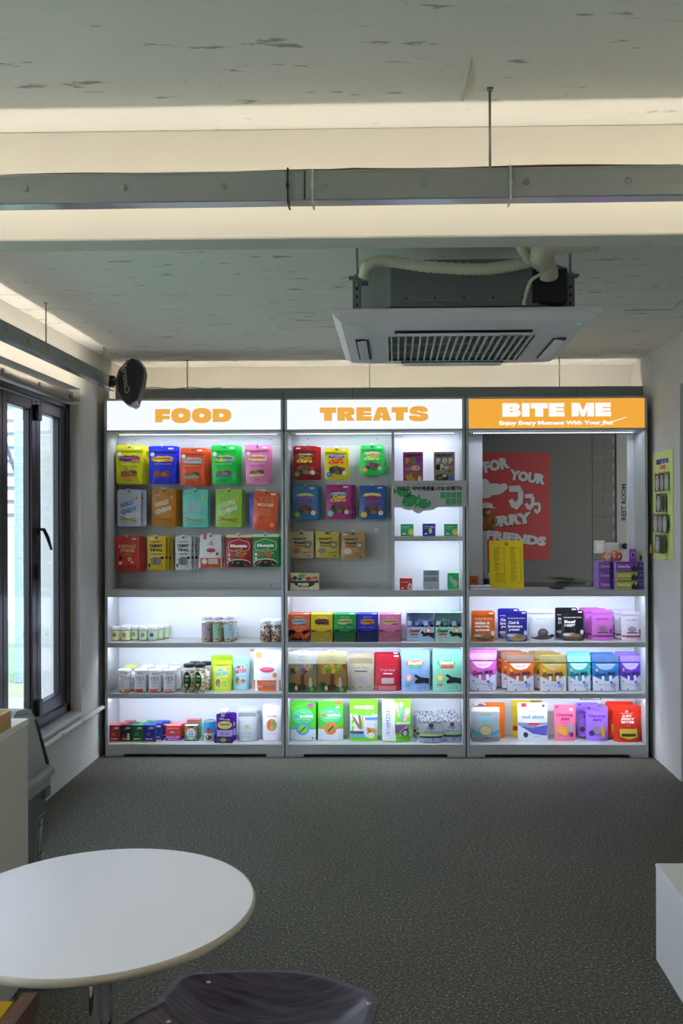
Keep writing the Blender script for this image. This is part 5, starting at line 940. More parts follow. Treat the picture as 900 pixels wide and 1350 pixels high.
# ------------------------------------------------------------------ serving window things
zk = Zk[0]
lo = WZ(668, 775.4, zk); YM = max(lo.y, YF+.06); A_, B_ = W(645.5, 775.4, YM), W(690.5, 775.4, YM); hM = W(664, 712.4, YM).z-zk
mn = thing('menu_stand', ((A_.x+B_.x)/2, YM, zk+.0005), 'yellow printed menu board leaning on the serving counter', 'sign', None, (R(-7), 0, 0))
wm = B_.x-A_.x
MB().rbox(-wm/2, wm/2, 0, .004, 0, hM, .001, mat('#ffdf12', .4)).build('board', mn)
MB().prism([(0.004, 0), (.07, .0), (.006, hM*.6)], 'x', -.03, .03, mat('#d8dade', .4)).build('back_strut', mn)
ds = [('e', 0, .925, .05, .035, '#5a4c10'), ('e', 0, .925, .035, .022, '#e6c60c')]
rs = random.Random(5)
def block(cx, z0, n, head, wl=.18):
    global ds
    ds += [('t', head, cx-.06, z0, .17, .018, '#2a2408', .04), ('t', 'S  M', cx+.13, z0, .08, .012, '#2a2408')]
    for k in range(n): z_ = z0-.033-k*.0225; w__ = rs.uniform(.09, .17); ds.append(('t', 'menu item', cx-.145+w__/2, z_, w__, .013, '#4a400c')); ds.append(('t', '4.5', cx+.15, z_, .04, .012, '#4a400c'))
block(-.22, .84, 12, 'COFFEE'); block(.25, .84, 11, 'BEVERAGE'); block(-.22, .50, 6, 'DESSERT'); block(.25, .53, 3, 'BAKERY'); block(.25, .41, 12, 'FOR DOG')
ds += [('t', 'PET', -.3, .305, .06, .014, '#2a2408', .03), ('t', 'NOTICE TO GUESTS', -.2, .285, .3, .016, '#2a2408', .04)]+[('t', 'please keep your pet close', -.21, .25-k*.027, .3 if k % 3 else .26, .014, '#4a400c') for k in range(6)]+[('t', 'thank you', .33, .1, .16, .016, '#4a400c')]
put_decals(mn, wm, hM, lambda x, z: 0, ds)
# card tray + orange card
p = WZ(632, 776, zk); MB_ = MB(); a_, b_ = W(618.6, 775, YF+.06).x, W(646.5, 775, YF+.06).x
tr_ = thing('card_tray', ((a_+b_)/2, YF+.065, zk+.0005), 'small white tray at the left end of the serving counter', 'tray'); w_ = b_-a_
MB().rbox(-w_/2, w_/2, -.04, .04, 0, .014, .003, mat('#e2e4f0', .35)).build('tray', tr_); MB().rbox(-w_/2+.004, w_/2-.004, -.036, .036, .018, .03, .003, mat('#e2e4f0', .35)).build('tray_lid', tr_); MB().rbox(-w_/2+.002, w_/2-.002, -.037, .037, .013, .019, .001, mat('#5a68b8', .35)).build('blue_line', tr_); MB().rbox(-.04, .03, -.012, .0, .0295, .032, .001, mat('#4a4c58', .4)).build('slot', tr_)
a_, b_ = W(619.2, 765, YBK-.06).x, W(630.2, 765, YBK-.06).x
o = carton(((a_+b_)/2, YBK-.055, zk+.0006), b_-a_, W(625, 759.5, YBK-.06).z-zk, .012, '#e07a2c', [('t', 'abc', 0, .62, .5, .2, '#5a2c10')], 'small orange card standing behind the white counter tray', 'card', name='standing_card')
# plush toy and pen holder on a slim cabinet behind the strip
sb = thing('side_cabinet', (W(634, 770, 6.95).x-.1, 7.0, 0), 'slim white cabinet just behind the left edge of the serving window', 'cabinet')
MB().rbox(-.14, .14, -.11, .11, 0, 1.49, .004, mat('#b8bac0', .5)).build('cabinet_body', sb); MB().rbox(-.125, .125, -.122, -.11, .08, 1.46, .003, mat('#a8aab2', .5)).build('door', sb); MB().rbox(.085, .1, -.134, -.122, .9, 1.05, .003, mat('#55575c', .4, .6)).build('handle', sb)
tp = W(644, 711, 6.93)
ty_ = thing('plush_bear', (tp.x-.005, 6.99, 1.491), 'brown plush bear wearing a white brimmed cap inside the serving window', 'toy')
fur = mat('#b0763e', .9, 0, .8, 120)
def ball(mb, c, r, m, s=(1, 1, 1), n=14):
    prof = [(math.sin(PI*i/10), -math.cos(PI*i/10)) for i in range(11)]
    mb.lathe([(a, b) for a, b in prof], m, n, M=Matrix.Translation(c) @ Matrix.Diagonal((r*s[0], r*s[1], r*s[2], 1)))
q = MB(); ball(q, (0, 0, .06), .055, fur, (1, .9, 1.1)); ball(q, (0, -.005, .15), .042, fur)
ball(q, (-.05, -.03, .075), .022, fur, (1, 1, 1.6)); ball(q, (.05, -.03, .075), .022, fur, (1, 1, 1.6)); ball(q, (-.035, -.06, .025), .026, fur, (1, 1.5, 1)); ball(q, (.035, -.06, .025), .026, fur, (1, 1.5, 1)); ball(q, (-.036, 0, .185), .014, fur); ball(q, (.036, 0, .185), .014, fur); q.build('body', ty_)
q = MB(); ball(q, (0, -.043, .14), .018, mat('#d8b890', .9)); q.build('muzzle', ty_)
q = MB(); ball(q, (0, -.06, .145), .006, mat('#1a1412', .4)); ball(q, (-.015, -.043, .16), .004, mat('#1a1412', .3)); ball(q, (.015, -.043, .16), .004, mat('#1a1412', .3)); q.build('face', ty_)
q = MB(); q.lathe([(.044, .175), (.042, .195), (.03, .212), (0, .218)], mat('#dcdcd8', .8), 18); q.lathe([(.04, .174), (.066, .171), (.068, .175), (.044, .179)], mat('#dcdcd8', .8), 18); q.build('cap', ty_)
pn = thing('pen_cup', (W(640.5, 765, 6.55).x, 6.62, zk+.0), 'black pen cup with blue and white pens beside the yellow menu', 'cup')
pn.location = (W(641, 765, 6.37).x, YF+.262, zk+.0006)
q = MB(); q.lathe([(0, 0), (.018, 0), (.02, .06), (.018, .06), (.016, .004), (0, .004)], mat('#1a1a1e', .5), 14); q.build('cup', pn)
for k, (c, dx) in enumerate((('#2c3ca8', -.006), ('#e0e2e8', .008))): MB().tube([(dx, 0, .006), (dx*2.4, .002, .11-k*.01)], .0035, mat(c, .4), 8).build('pen', pn)
# black oval device
lo = W(734.6, 776, YF+.07); q = MB(); ball(q, (0, 0, .009), 1, mat('#202226', .3), (.055, .03, .009), 20); o = tag(q.build('call_buzzer', None, (lo.x, YF+.09, zk+.0006)), 'flat black oval buzzer lying on the serving counter', 'buzzer')
q = MB(); q.lathe([(0, .0185), (.012, .0185), (.013, .017)], mat('#6a6e74', .3), 12); q.build('button', o)
# stacked snack cartons at the right
def bar_carton(x, y, z, c, sidec, label, w_=.215, h_=.0605, rot=R(-7), dep=.12):
    o = carton((x, y, z), w_, h_, dep, c, [('r', -.47, .88, .47, .97, '#2a2450'), ('t', 'Denta Fun', -.24, .52, .4, .3, '#f0ecd8', .04), ('t', 'vegan chew sticks for dogs', -.2, .25, .5, .1, '#4a4440'), ('p', [(.0, .2), (.1, .8), (.16, .4), (.26, .8), (.3, .1)], '#2c2028'), ('p', [(.22, .05), (.22, .95), (.495, .95), (.495, .05)], '#3a3a80'), ('e', .36, .6, .07, .2, '#5868c0'), ('p', [(.0, .1), (.1, .3), (.3, .1), (.3, .04), (.05, .04)], '#2c2028')], label, rot=rot, name='snack_carton', side=sidec, top='#b090d8', group='snack cartons stacked on the counter')
    return o
xa_, xb_ = W(812, 770, YF+.04).x, W(850, 770, YF+.04).x; xm = (xa_+xb_)/2
for k, c in enumerate(('#c8c858', '#c8c858', '#9a5ac8')):
    z_ = zk+.0006+k*.0612
    bar_carton(xm, YF+.095, z_, c, '#b48ae0', ['yellow-green snack carton, bottom of the front stack', 'yellow-green snack carton, middle of the front stack', 'purple snack carton, top of the front stack'][k], w_=xb_-xa_+.005, rot=0)
    carton((xm-.155, YF+.165, z_), .09, .0605, .16, '#8a5ab8', [('t', 'Denta', 0, .5, .7, .3, '#e0d0f0', .03), ('r', .3, .02, .46, .98, '#2a2040')], ['purple snack carton, bottom of the rear-left stack', 'purple snack carton, middle of the rear-left stack', 'purple snack carton, top of the rear-left stack'][k], rot=0, name='snack_carton', side='#b48ae0', top='#b090d8', group='snack cartons stacked on the counter')
zt3 = zk+.0612*3+.001
o = carton((W(807, 720, YF+.15).x, YF+.17, zt3), .09, .125, .004, '#ece8ec', [('e', -.1, .35, .25, .12, '#e08a70'), ('e', .2, .5, .2, .08, '#d8704a')], 'white display card standing on the snack carton stack', 'card', name='display_card')
for k, (px_, py_, c) in enumerate(((801, 733, '#e0b8a8'), (809, 733, '#d8a07c'), (814.5, 730, '#c84a40'), (797, 731, '#d87058'))):
    q = MB(); ball(q, (0, 0, .032), 1, foil(c), (.024, .012, .032), 12); o = tag(q.build('treat_packet', None, (W(px_, py_, YF+.13).x, YF+.115+.014*(k % 2), zt3)), f'{["cream","tan","red","orange-red"][k]} puffed packet on the snack cartons in front of the card', 'packet', 'puffed packets on the snack cartons')
    q = MB(); q.lathe([(0, 0), (.009, 0)], card('#f4efe8'), 12, M=Matrix.Translation((0, -.0125, .032)) @ Matrix.Rotation(PI/2, 4, 'X')); q.build('sticker', o)
carton((W(832, 740, YF+.1).x, YF+.09, zt3), .05, .082, .03, '#8a50c0', [('r', -.3, .3, .3, .8, '#c8a8e0'), ('r', -.18, .4, .18, .7, '#3a2060')], 'small upright purple pack on top of the snack cartons', rot=R(12), name='snack_pack', side='#c8a0e0')
carton((W(845, 745, YF+.1).x, YF+.09, zt3), .035, .07, .03, '#b8b840', [('r', -.4, .1, .4, .6, '#222018')], 'small yellow and black pack on the snack cartons, far right', rot=R(-10), name='snack_pack', side='#222018')

# ------------------------------------------------------------------ room behind the serving window
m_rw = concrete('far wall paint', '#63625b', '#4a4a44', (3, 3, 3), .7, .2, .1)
YR = 8.5
struct(MB().box(.2, W(780, 700, YR).x, YR, YR+.1, 0, ZC, m_rw).build('wall_far'))
bw2 = bpy.data.objects.new('wall_far_brick', None); col.objects.link(bw2); struct(bw2)
x0, x1 = W(780.5, 700, YR).x, W(811, 700, YR).x
MB().box(x0, x1, YR+.012, YR+.1, 0, ZC, mat('#807e75', .9)).build('backing', bw2)
rs = random.Random(11); zz = .6; k = 0
while zz < 2.6:
    hh_ = .062; off = 0 if k % 2 else -.1; xx = x0+off
    while xx < x1:
        a_, b_ = max(x0, xx), min(x1, xx+.19)
        if b_-a_ > .02: MB().rbox(a_+.002, b_-.002, YR+.002+rs.uniform(0, .004), YR+.014, zz, zz+hh_-.005, .002, m_rw).build('brick', bw2)
        xx += .195
    zz += hh_; k += 1
x2 = W(812.5, 700, YR).x
dr = struct(MB().box(x2, x2+.9, YR-.01, YR+.04, 0, 2.5, mat('#8a8880', .6)).build('door_2'))
MB().box(x1, x2, YR+.0, YR+.03, 0, 2.5, mat('#1a1a1a', .6)).build('door_gap', dr)
q = MB(); pr = W(821.8, 662, YR-.012)
vs, fs, asp = text2d('REST ROOM', .045)
q.add([(pr.x-y*.045, YR-.012, pr.z+x*.335) for x, y in vs], fs, card('#26262a')); q.build('lettering', dr, recalc=False)
p = W(822.5, 720, YR-.04); q = MB(); q.tube([(0, .03, 0), (0, -.02, 0)], .012, mat('#3a3836', .3, .8), 12); ball(q, (0, -.035, 0), .027, mat('#3a3836', .3, .8)); q.build('door_knob', dr, p)
p = W(789.5, 721, YR-.01); o = thing('light_switch', p+Vector((0, .012, -.06)), 'pale square light switch on the far wall beside the rest room door', 'switch')
MB().rbox(-.05, .05, -.008, 0, 0, .12, .003, mat('#a8a69c', .5)).build('switch_plate', o); MB().rbox(-.028, .028, -.013, -.007, .025, .095, .002, mat('#b5b3a9', .5)).build('rocker', o)
struct(MB().box(.2, 3.2, YB+.15, YR+.1, ZC-.02, ZC, m_rw).build('ceiling_far')); struct(MB().box(.1, .2, YB+.15, YR+.1, 0, ZC, m_rw).build('wall_far_left')); struct(MB().box(3.1, 3.2, YB+.15, YR+.1, 0, ZC, m_rw).build('wall_far_right'))
area('far_room_fill', (2.4, 7.4, 2.6), (0, 0, 0), .4, .4, .6, (1, .93, .82))  # added fill with no fixture, lifts the dim far room a little
# red poster
YP = YR-.004
ps = thing('wall_poster', (W(660, 738, YP).x, YP, W(660, 738, YP).z), 'large red poster with white bubbly words on the far wall', 'poster')
po = ps.location; hP = W(660, 597, YP).z-po.z; xl_, xr_ = W(596, 700, YP).x-po.x, W(725, 700, YP).x-po.x
MB().box(xl_, xr_, -.002, .002, 0, hP, mat('#9c2a24', .6)).build('paper', ps)
def pc(px_, py_): w_ = W(px_, py_, YP); return (w_.x-po.x, w_.z-po.z)
lt = MB(); wm_ = card('#a9aaa6'); dk = card('#3a1412')
def ptext(s, x0_, y0_, x1_, y1_, rot):
    vs, fs, asp = text2d(s, .07); (xa, za), (xb, zb) = pc(x0_, y1_), pc(x1_, y0_); ca, sa = math.cos(R(rot)), math.sin(R(rot))
    for m_, dx, yo in ((dk, .006, -.0026), (wm_, 0, -.0038)):
        o2 = []
        for x, y in vs: X, Z = x*(xb-xa), y*(zb-za); o2.append(((xa+xb)/2+X*ca-Z*sa+dx, yo, (za+zb)/2+X*sa+Z*ca-dx))
        lt.add(o2, fs, m_)
ptext('FOR', 637, 605, 671, 621, 12); ptext('YOUR', 671, 622, 719, 636, -9); ptext('FURRY', 630, 679, 701, 694, 7); ptext('FRIENDS', 640, 703, 720, 716, -7)
for cx, cy, rx, ry in ((650, 645, 16, 8), (638, 640, 8, 9), (664, 642, 5, 5), (640, 651, 9, 6)):
    for m_, g_, yo in ((dk, 1.08, -.0026), (wm_, 1, -.0038)):
        lt.add([(pc(cx+rx*g_*math.cos(t*PI/8), cy+ry*g_*math.sin(t*PI/8))[0], yo-cx*1e-6, pc(cx, cy+ry*g_*math.sin(t*PI/8))[1]) for t in range(16)], [tuple(range(16))], m_)
for cx, cy, s_ in ((680, 656, 1.25), (698, 662, .85), (708, 670, .6)):
    for m_, g_, yo in ((dk, 0, -.0026), (wm_, 0, -.0038)):
        base = [(-8, -12), (4, -13), (8, -5), (7, 6), (1, 13), (-5, 10), (-8, 3), (-4, 1), (-1, 5), (2, 2), (2, -6), (-7, -6)]
        o_ = .8 if m_ is dk else 0
        P_ = [pc(cx+a*s_+o_, cy+b*s_+o_) for a, b in base]; lt.add([(x, yo-.0002, z) for x, z in P_], [tuple(t) for t in tessellate_polygon([[Vector((x, z, 0)) for x, z in P_]])], m_)
lt.build('lettering', ps, recalc=False)
# dark table with plastic bags behind the counter
tb_ = thing('back_table', (W(740, 770, 7.5).x, 7.45, 0), 'dark glossy table in the room behind the serving window', 'table')
MB().rbox(-.6, .62, -.28, .28, 1.02, 1.05, .004, mat('#2a2a2a', .15)).build('tabletop', tb_)
for sx_ in (-.56, .56):
    for sy_ in (-.25, .25): MB().rbox(sx_-.02, sx_+.02, sy_-.02, sy_+.02, 0, 1.02, .003, mat('#2a2a2a', .4)).build('leg', tb_)
bg_ = thing('plastic_bags', (W(742, 760, 7.3).x, 7.3, 1.0505), 'flat pile of clear plastic packets on the dark back table', 'bag')
for k in range(7):
    c = ['#8a9a58', '#b8b8b0', '#6a6a58', '#9a8a5c', '#c0c2c0', '#4a5a78', '#7a8a4c'][k]; M_ = Matrix.Translation((rs.uniform(-.07, .08), rs.uniform(-.03, .03), .006+k*.0105)) @ Matrix.Rotation(rs.uniform(-.4, .4), 4, 'Z') @ Matrix.Rotation(rs.uniform(-.05, .05), 4, 'Y')
    n = 8; q = MB(); vs = []; 
    for s_ in (-1, 1):
        for j in range(5):
            for i in range(n+1): x_ = -.13+.26*i/n; y_ = -.06+.12*j/4; e = (1-(x_/.13)**2)*(1-(y_/.06)**2); vs.append(M_ @ Vector((x_, y_, s_*.004*e+.002*math.sin(i*2+k+j))))
    fs = []
    for s_ in (0, 1):
        for j in range(4):
            for i in range(n): b0 = s_*5*(n+1)+j*(n+1)+i; fs.append((b0, b0+1, b0+n+2, b0+n+1))
    q.add(vs, fs, mat(c, .15, 0, .8, 60), True); q.build('packet', bg_)

# ------------------------------------------------------------------ cassette air conditioner
AX0, AX1 = W(438, 412, 3.23).x, W(795, 409, 3.23).x; AXC = (AX0+AX1)/2; AW = AX1-AX0; ZP = 2.312
ac = thing('air_conditioner', (AXC, 3.705, ZP), 'white ceiling cassette air conditioner with exposed grey body and hoses', 'air conditioner', None, R(-.5))
m_acw = mat('#d6d3da', .35); m_acg = mat('#757b79', .5, .3); m_acd = mat('#17181a', .6)
hw = AW/2; q = MB()
def ring(s, z, x=0): return [(-s, -s, z), (s, -s, z), (s, s, z), (-s, s, z)]
lv = [(hw-.004, .018), (hw, .012), (hw, .004), (hw-.03, -.022), (.36, -.038)]
vs = []; fs = []
for s_, z_ in lv: vs += ring(s_, z_)
for j in range(len(lv)-1):
    for i in range(4): fs.append((j*4+i, j*4+(i+1) % 4, (j+1)*4+(i+1) % 4, (j+1)*4+i))
q.add(vs, fs, m_acw)
# underside with grille hole
gx0, gx1, gy0, gy1 = -.275, .275, -.245, .29
zi = -.038; o4 = ring(.36, zi); i4 = [(gx0, gy0, zi), (gx1, gy0, zi), (gx1, gy1, zi), (gx0, gy1, zi)]
q.add(o4+i4, [(0, 1, 5, 4), (1, 2, 6, 5), (2, 3, 7, 6), (3, 0, 4, 7)], m_acw)
q.add(ring(hw-.004, .018), [(0, 1, 2, 3)], m_acw)
q.build('panel', ac)
MB().box(gx0, gx1, gy0, gy1, -.029, -.023, mat('#75786f', .7)).build('filter', ac)
n = 20
for i in range(n):
    x_ = gx0+.012+(gx1-gx0-.024)*i/(n-1); MB().rbox(x_-.0035, x_+.0035, gy0, gy1, -.041, -.022, .001, mat('#b9bab4', .45)).build('grille_slat', ac)
for j in range(2): y_ = gy0+(gy1-gy0)*(j+1)/3; MB().box(gx0, gx1, y_-.002, y_+.002, -.036, -.026, mat('#a9aaa4', .45)).build('grille_bar', ac)
# louvres on the four sides
def louvre(M_, L):
    q = MB(); q.box(-L/2, L/2, -.026, .026, -.0415, -.036, m_acd, M_); q.build('air_slot', ac)
    q = MB(); M2 = M_ @ Matrix.Translation((0, 0, -.045)) @ Matrix.Rotation(R(14), 4, 'X'); q.rbox(-L/2+.006, L/2-.006, -.019, .016, -.003, .003, .0015, m_acw, M2); q.build('louvre', ac)
louvre(Matrix.Translation((0, -.33, 0)), .50); louvre(Matrix.Translation((0, .335, 0)) @ Matrix.Rotation(PI, 4, 'Z'), .44)
louvre(Matrix.Translation((-.375, .02, 0)) @ Matrix.Rotation(-PI/2, 4, 'Z'), .42); louvre(Matrix.Translation((.375, .02, 0)) @ Matrix.Rotation(PI/2, 4, 'Z'), .42)
q = MB(); q.rbox(.395, .412, -.405, -.397, -.03, -.024, .001, mat('#20e090', .4, 0, 0, 30, 1.2)); q.build('status_light', ac)
# body
bx, by, ch = .395, .37, .13; z0, z1 = .045, .215
poly = [(-bx+ch, -by), (bx-ch, -by), (bx, -by+ch), (bx, by-ch), (bx-ch, by), (-bx+ch, by), (-bx, by-ch), (-bx, -by+ch)]
MB().prism(poly, 'z', z0, z1, m_acg).build('body', ac)
MB().prism([(x*.93, y*.93) for x, y in poly], 'z', .018, .045, m_acd).build('duct_collar', ac)
q = MB()
for xa, xb in ((-.19, -.0), (.01, .19)): 
    for a, b, c, d in ((xa, xb, .085, .087), (xa, xb, .180, .182), (xa, xa+.002, .085, .182), (xb-.002, xb, .085, .182)): q.box(a, b, -by-.0015, -by, c, d, mat('#6a6e6c', .5, .4))
q.rbox(-.22, .22, -by-.004, -by, .06, .068, .001, m_acg); q.build('pressed_panel', ac)
q = MB()
for i in range(5):
    for z_ in (.075, .2): x_ = -.21+.105*i; q.tube([(x_, -by-.003, z_), (x_, -by, z_)], .004, mat('#3a3c3c', .4, .6), 8)
tag(q.build('body_screw', ac), kind='stuff')
MB().rbox(.245, .37, -by-.012, -by+.09, .055, .175, .003, m_acd).build('control_cover', ac)
for sg in (-1, 1):
    x_ = sg*.388; q = MB(); q.rbox(x_-.016, x_+.016, -.34, -.325, .03, .16, .002, m_acg); q.rbox(x_-.03, x_+.03, -.352, -.32, .155, .165, .002, m_acg)
    for z_ in (.06, .09, .12): q.box(x_-.004, x_+.004, -.342, -.340, z_-.006, z_+.006, m_acd)
    q.build('mounting_bracket', ac)
    q = MB(); q.tube([(x_, -.336, .10), (x_, -.336, ZC-ZP)], .005, rod, 8); q.rbox(x_-.009, x_+.009, -.345, -.327, .166, .174, .001, rod); q.build('hanger_rod', ac)
    q = MB(); q.tube([(x_, .336, .06), (x_, .336, ZC-ZP)], .005, rod, 8); q.build('hanger_rod', ac)
# flexible hoses
hose = mat('#cfcbb2', .6)
def toL(px_, py_, Y): w_ = W(px_, py_, Y); return Vector((w_.x-AXC, w_.y-3.705, w_.z-ZP))
def smooth(pts, n):
    out = []
    P_ = [pts[0]]+pts+[pts[-1]]
    for i in range(1, len(P_)-2):
        for k in range(n):
            t = k/n; a, b, c, d = P_[i-1], P_[i], P_[i+1], P_[i+2]
            out.append(.5*((2*b)+(-a+c)*t+(2*a-5*b+4*c-d)*t*t+(-a+3*b-3*c+d)*t*t*t))
    out.append(pts[-1]); return out
def ribbed(name, pts, r, n=24):
    s_ = smooth(pts, n); q = MB(); q.tube(s_, [r*(1 if k % 2 else .86) for k in range(len(s_))], hose, 12); q.build(name, ac)
ribbed('drain_hose', [toL(481, 366, 3.30), toL(485, 352, 3.28), toL(500, 344, 3.27), toL(520, 345, 3.27), toL(570, 352, 3.27), toL(630, 355, 3.27), toL(665, 352, 3.27), toL(700, 345, 3.28)], .0225, 12)
ribbed('drain_hose', [toL(706, 340, 3.28), toL(722, 352, 3.30), toL(724, 366, 3.33)], .035, 8)
ribbed('insulated_pipe', [toL(718, 345, 3.28), toL(712, 335, 3.22), toL(735, 322, 3.2), toL(790, 316, 3.2)], .04, 10)
ribbed('insulated_pipe', [toL(700, 345, 3.25), toL(688, 326, 3.2), toL(684, 312, 3.25)], .018, 8)
q = MB(); q.tube(smooth([toL(714, 362, 3.25), toL(700, 372, 3.24), toL(691, 402, 3.24)], 6), .006, hose, 8); q.build('cable_sleeve', ac)
MB().rbox(-.375, -.345, -.375, -.35, .125, .14, .003, mat('#3a4a68', .4)).build('pipe_clamp', ac)

# ------------------------------------------------------------------ black wall speaker on the trough end
S0 = W(171, 505, 5.62)
sp = thing('wall_speaker', S0, 'black rounded loudspeaker mounted on the end of the left light trough', 'speaker', None, (0, R(6), R(8)))
bk = mat('#131315', .35); gk = mat('#232328', .6); q = MB()
# side profile in x-z : rounded back (left), flatter grille (right), extruded in y with narrowing
prof = [(.045, .135), (.005, .142), (-.035, .115), (-.07, .065), (-.083, .0), (-.072, -.06), (-.04, -.105), (.0, -.138), (.04, -.147)]
fr = [(.045, .135), (.075, .115), (.092, .07), (.09, .0), (.078, -.07), (.062, -.13), (.04, -.147)]
def shell(profile, ys_, sc_, m):
    vs = []; n = len(profile); fs = []
    for y_, s_ in zip(ys_, sc_):
        for x_, z_ in profile: vs.append((.03+(x_-.03)*s_, y_, z_*(.9+.1*s_)))
    for j in range(len(ys_)-1):
        for i in range(n-1): fs.append((j*n+i, j*n+i+1, (j+1)*n+i+1, (j+1)*n+i))
    fs.append(tuple(range(n))); fs.append(tuple((len(ys_)-1)*n+i for i in range(n))); q.add(vs, fs, m, False)
ysx = [-.085, -.075, -.05, 0, .05, .075, .085]; scx = [.78, .9, .97, 1, .97, .9, .78]
shell(prof+[(.05, 0)], ysx, scx, bk); q.build('cabinet', sp)
q = MB(); shell([(.046, 0)]+fr, [-.083, -.07, 0, .07, .083], [.9, .98, 1, .98, .9], gk); q.build('front_grille', sp)
q = MB(); q.prism([(.04, -.149), (.062, -.132), (.066, -.112), (.05, -.12), (.034, -.135)], 'y', -.087, .087, mat('#a59ab8', .4)); q.prism([(.046, .137), (.075, .117), (.08, .1), (.055, .118), (.04, .13)], 'y', -.087, .087, mat('#6a6c64', .4)); q.build('trim_corner', sp)
q = MB(); vs, fs, asp = text2d('Control', .01, .4); M_ = Matrix.Translation((-.012, 0, .01)) @ Matrix.Rotation(R(78), 4, 'Y')
q.add([(M_ @ Vector((x*-.17, 0, y*.032))) - Vector((0, .088, 0)) for x, y in vs], fs, mat('#9a9c8c', .5))
q.add([(-.05, -.0865, .06), (-.044, -.0865, .055), (-.02, -.0865, .1), (-.004, -.0865, .128), (-.02, -.0865, .125), (-.034, -.0865, .1)], [(0, 1, 2, 3, 4, 5)], mat('#8a8c84', .5)); q.build('lettering', sp, recalc=False)
q = MB(); q.tube([(-.08, .03, .0), (-.115, .06, .0)], .022, bk, 12); q.rbox(-.135, -.10, .05, .09, -.03, .04, .004, bk); q.build('mount_bracket', sp)
q = MB(); q.tube([(-.125, .03, -.03), (-.118, .02, -.055), (-.09, .0, -.06)], .003, bk, 6); q.build('speaker_cable', sp)

# ------------------------------------------------------------------ yellow-green adoption poster on the right wall
wp_ = thing('wall_notice', (XR-.003, 5.88, 1.33), 'pale green notice with ten photos on the right wall', 'poster')
YN, YFar = WX(887.5, 600, XR).y, WX(861, 600, XR).y; cy_ = (YN+YFar)/2; wN = YFar-YN
zt_, zb_ = WX(874, 594.5, XR).z, WX(874, 738, XR).z; hN = zt_-zb_
wp_.location = (XR-.002, cy_, zb_); wp_.rotation_euler = (0, 0, R(-90))   # local -y faces -x, local +x runs to the camera
wp_.rotation_euler = (0, 0, R(-90))
MB().box(-wN/2, wN/2, -.002, .0, 0, hN, mat('#dbe58e', .55)).build('paper', wp_)
ds = [('t', 'READY TO GO', 0, .905, .60, .05, '#3a50a8', .08), ('t', 'HOME', .02, .85, .28, .04, '#e86a3a', .06)]
rs = random.Random(9)
def photo(x_, z_, w__, h__, a, b):
    return [('r', x_, z_, x_+w__, z_+h__, a), ('e', x_+w__*.5, z_+h__*.45, w__*.36, h__*.42, b), ('e', x_+w__*.5, z_+h__*.72, w__*.25, h__*.18, b), ('e', x_+w__*.42, z_+h__*.7, w__*.05, h__*.03, '#22201e'), ('e', x_+w__*.6, z_+h__*.7, w__*.05, h__*.03, '#22201e'), ('e', x_+.03, z_+h__, .035, .013, '#d86a3a')]
for row, (z_, xs) in enumerate(((.63, (-.38, -.13, .12)), (.44, (-.26, .0)), (.25, (-.38, -.13, .12)), (.06, (-.22, .03)))):
    for k, x_ in enumerate(xs): ds += photo(x_, z_, .245, .17, ['#4a6a3a', '#3a3a40', '#6a8a50', '#5a5a68'][(row+k) % 4], ['#c8bcc0', '#b8a898', '#bfc0c8', '#3a3a34'][(row*2+k) % 4])
ds += [('r', -.46, .05, -.38, .13, '#d8a05a'), ('r', .36, .07, .46, .078, '#c8602c'), ('r', .36, .04, .46, .048, '#c8602c'), ('r', .34, .01, .47, .02, '#c8602c')]
put_decals(wp_, wN, hN, lambda x, z: -.002, ds)

# ------------------------------------------------------------------ foreground furniture
# round table
r_, xc_, yc_ = .351, -.66, 2.085
p = WZ(124, 1198, .72)
rt = thing('round_table', (-.655, 2.085, 0), 'round white table top on a single chrome column, lower left', 'table')
q = MB(); q.lathe([(0, .7005), (r_-.008, .7005), (r_-.001, .706), (r_, .713), (r_-.002, .719), (r_-.006, .7205)], mat('#b9b3a4', .5), 72); q.build('edge_band', rt)
q = MB(); q.lathe([(0, .7206), (r_-.006, .7206)], mat('#eeeef2', .24), 72); q.build('tabletop', rt)
q = MB(); q.lathe([(.027, .03), (.027, .69)], mat('#d0d2d6', .08, 1), 24); q.build('column', rt); q = MB(); q.lathe([(.10, .69), (.10, .7)], mat('#3a3c40', .4, .8), 24); q.lathe([(0.02, .69), (.10, .69)], mat('#3a3c40', .4, .8), 24); q.build('mount_plate', rt)
q = MB(); q.lathe([(0, .04), (.04, .036), (.18, .012), (.2, .006), (.2, 0), (0, 0)], mat('#d0d2d6', .12, 1), 40); q.build('base', rt)
# dished plywood stool
zsz = .45
cs = [WZ(240, 1283, zsz), WZ(497, 1314, zsz)]
st = thing('plywood_stool', ((cs[0].x+cs[1].x)/2-.02, 2.17, 0), 'dark purple-grey moulded plywood stool with dished seat and rivets', 'stool', None, R(-6))
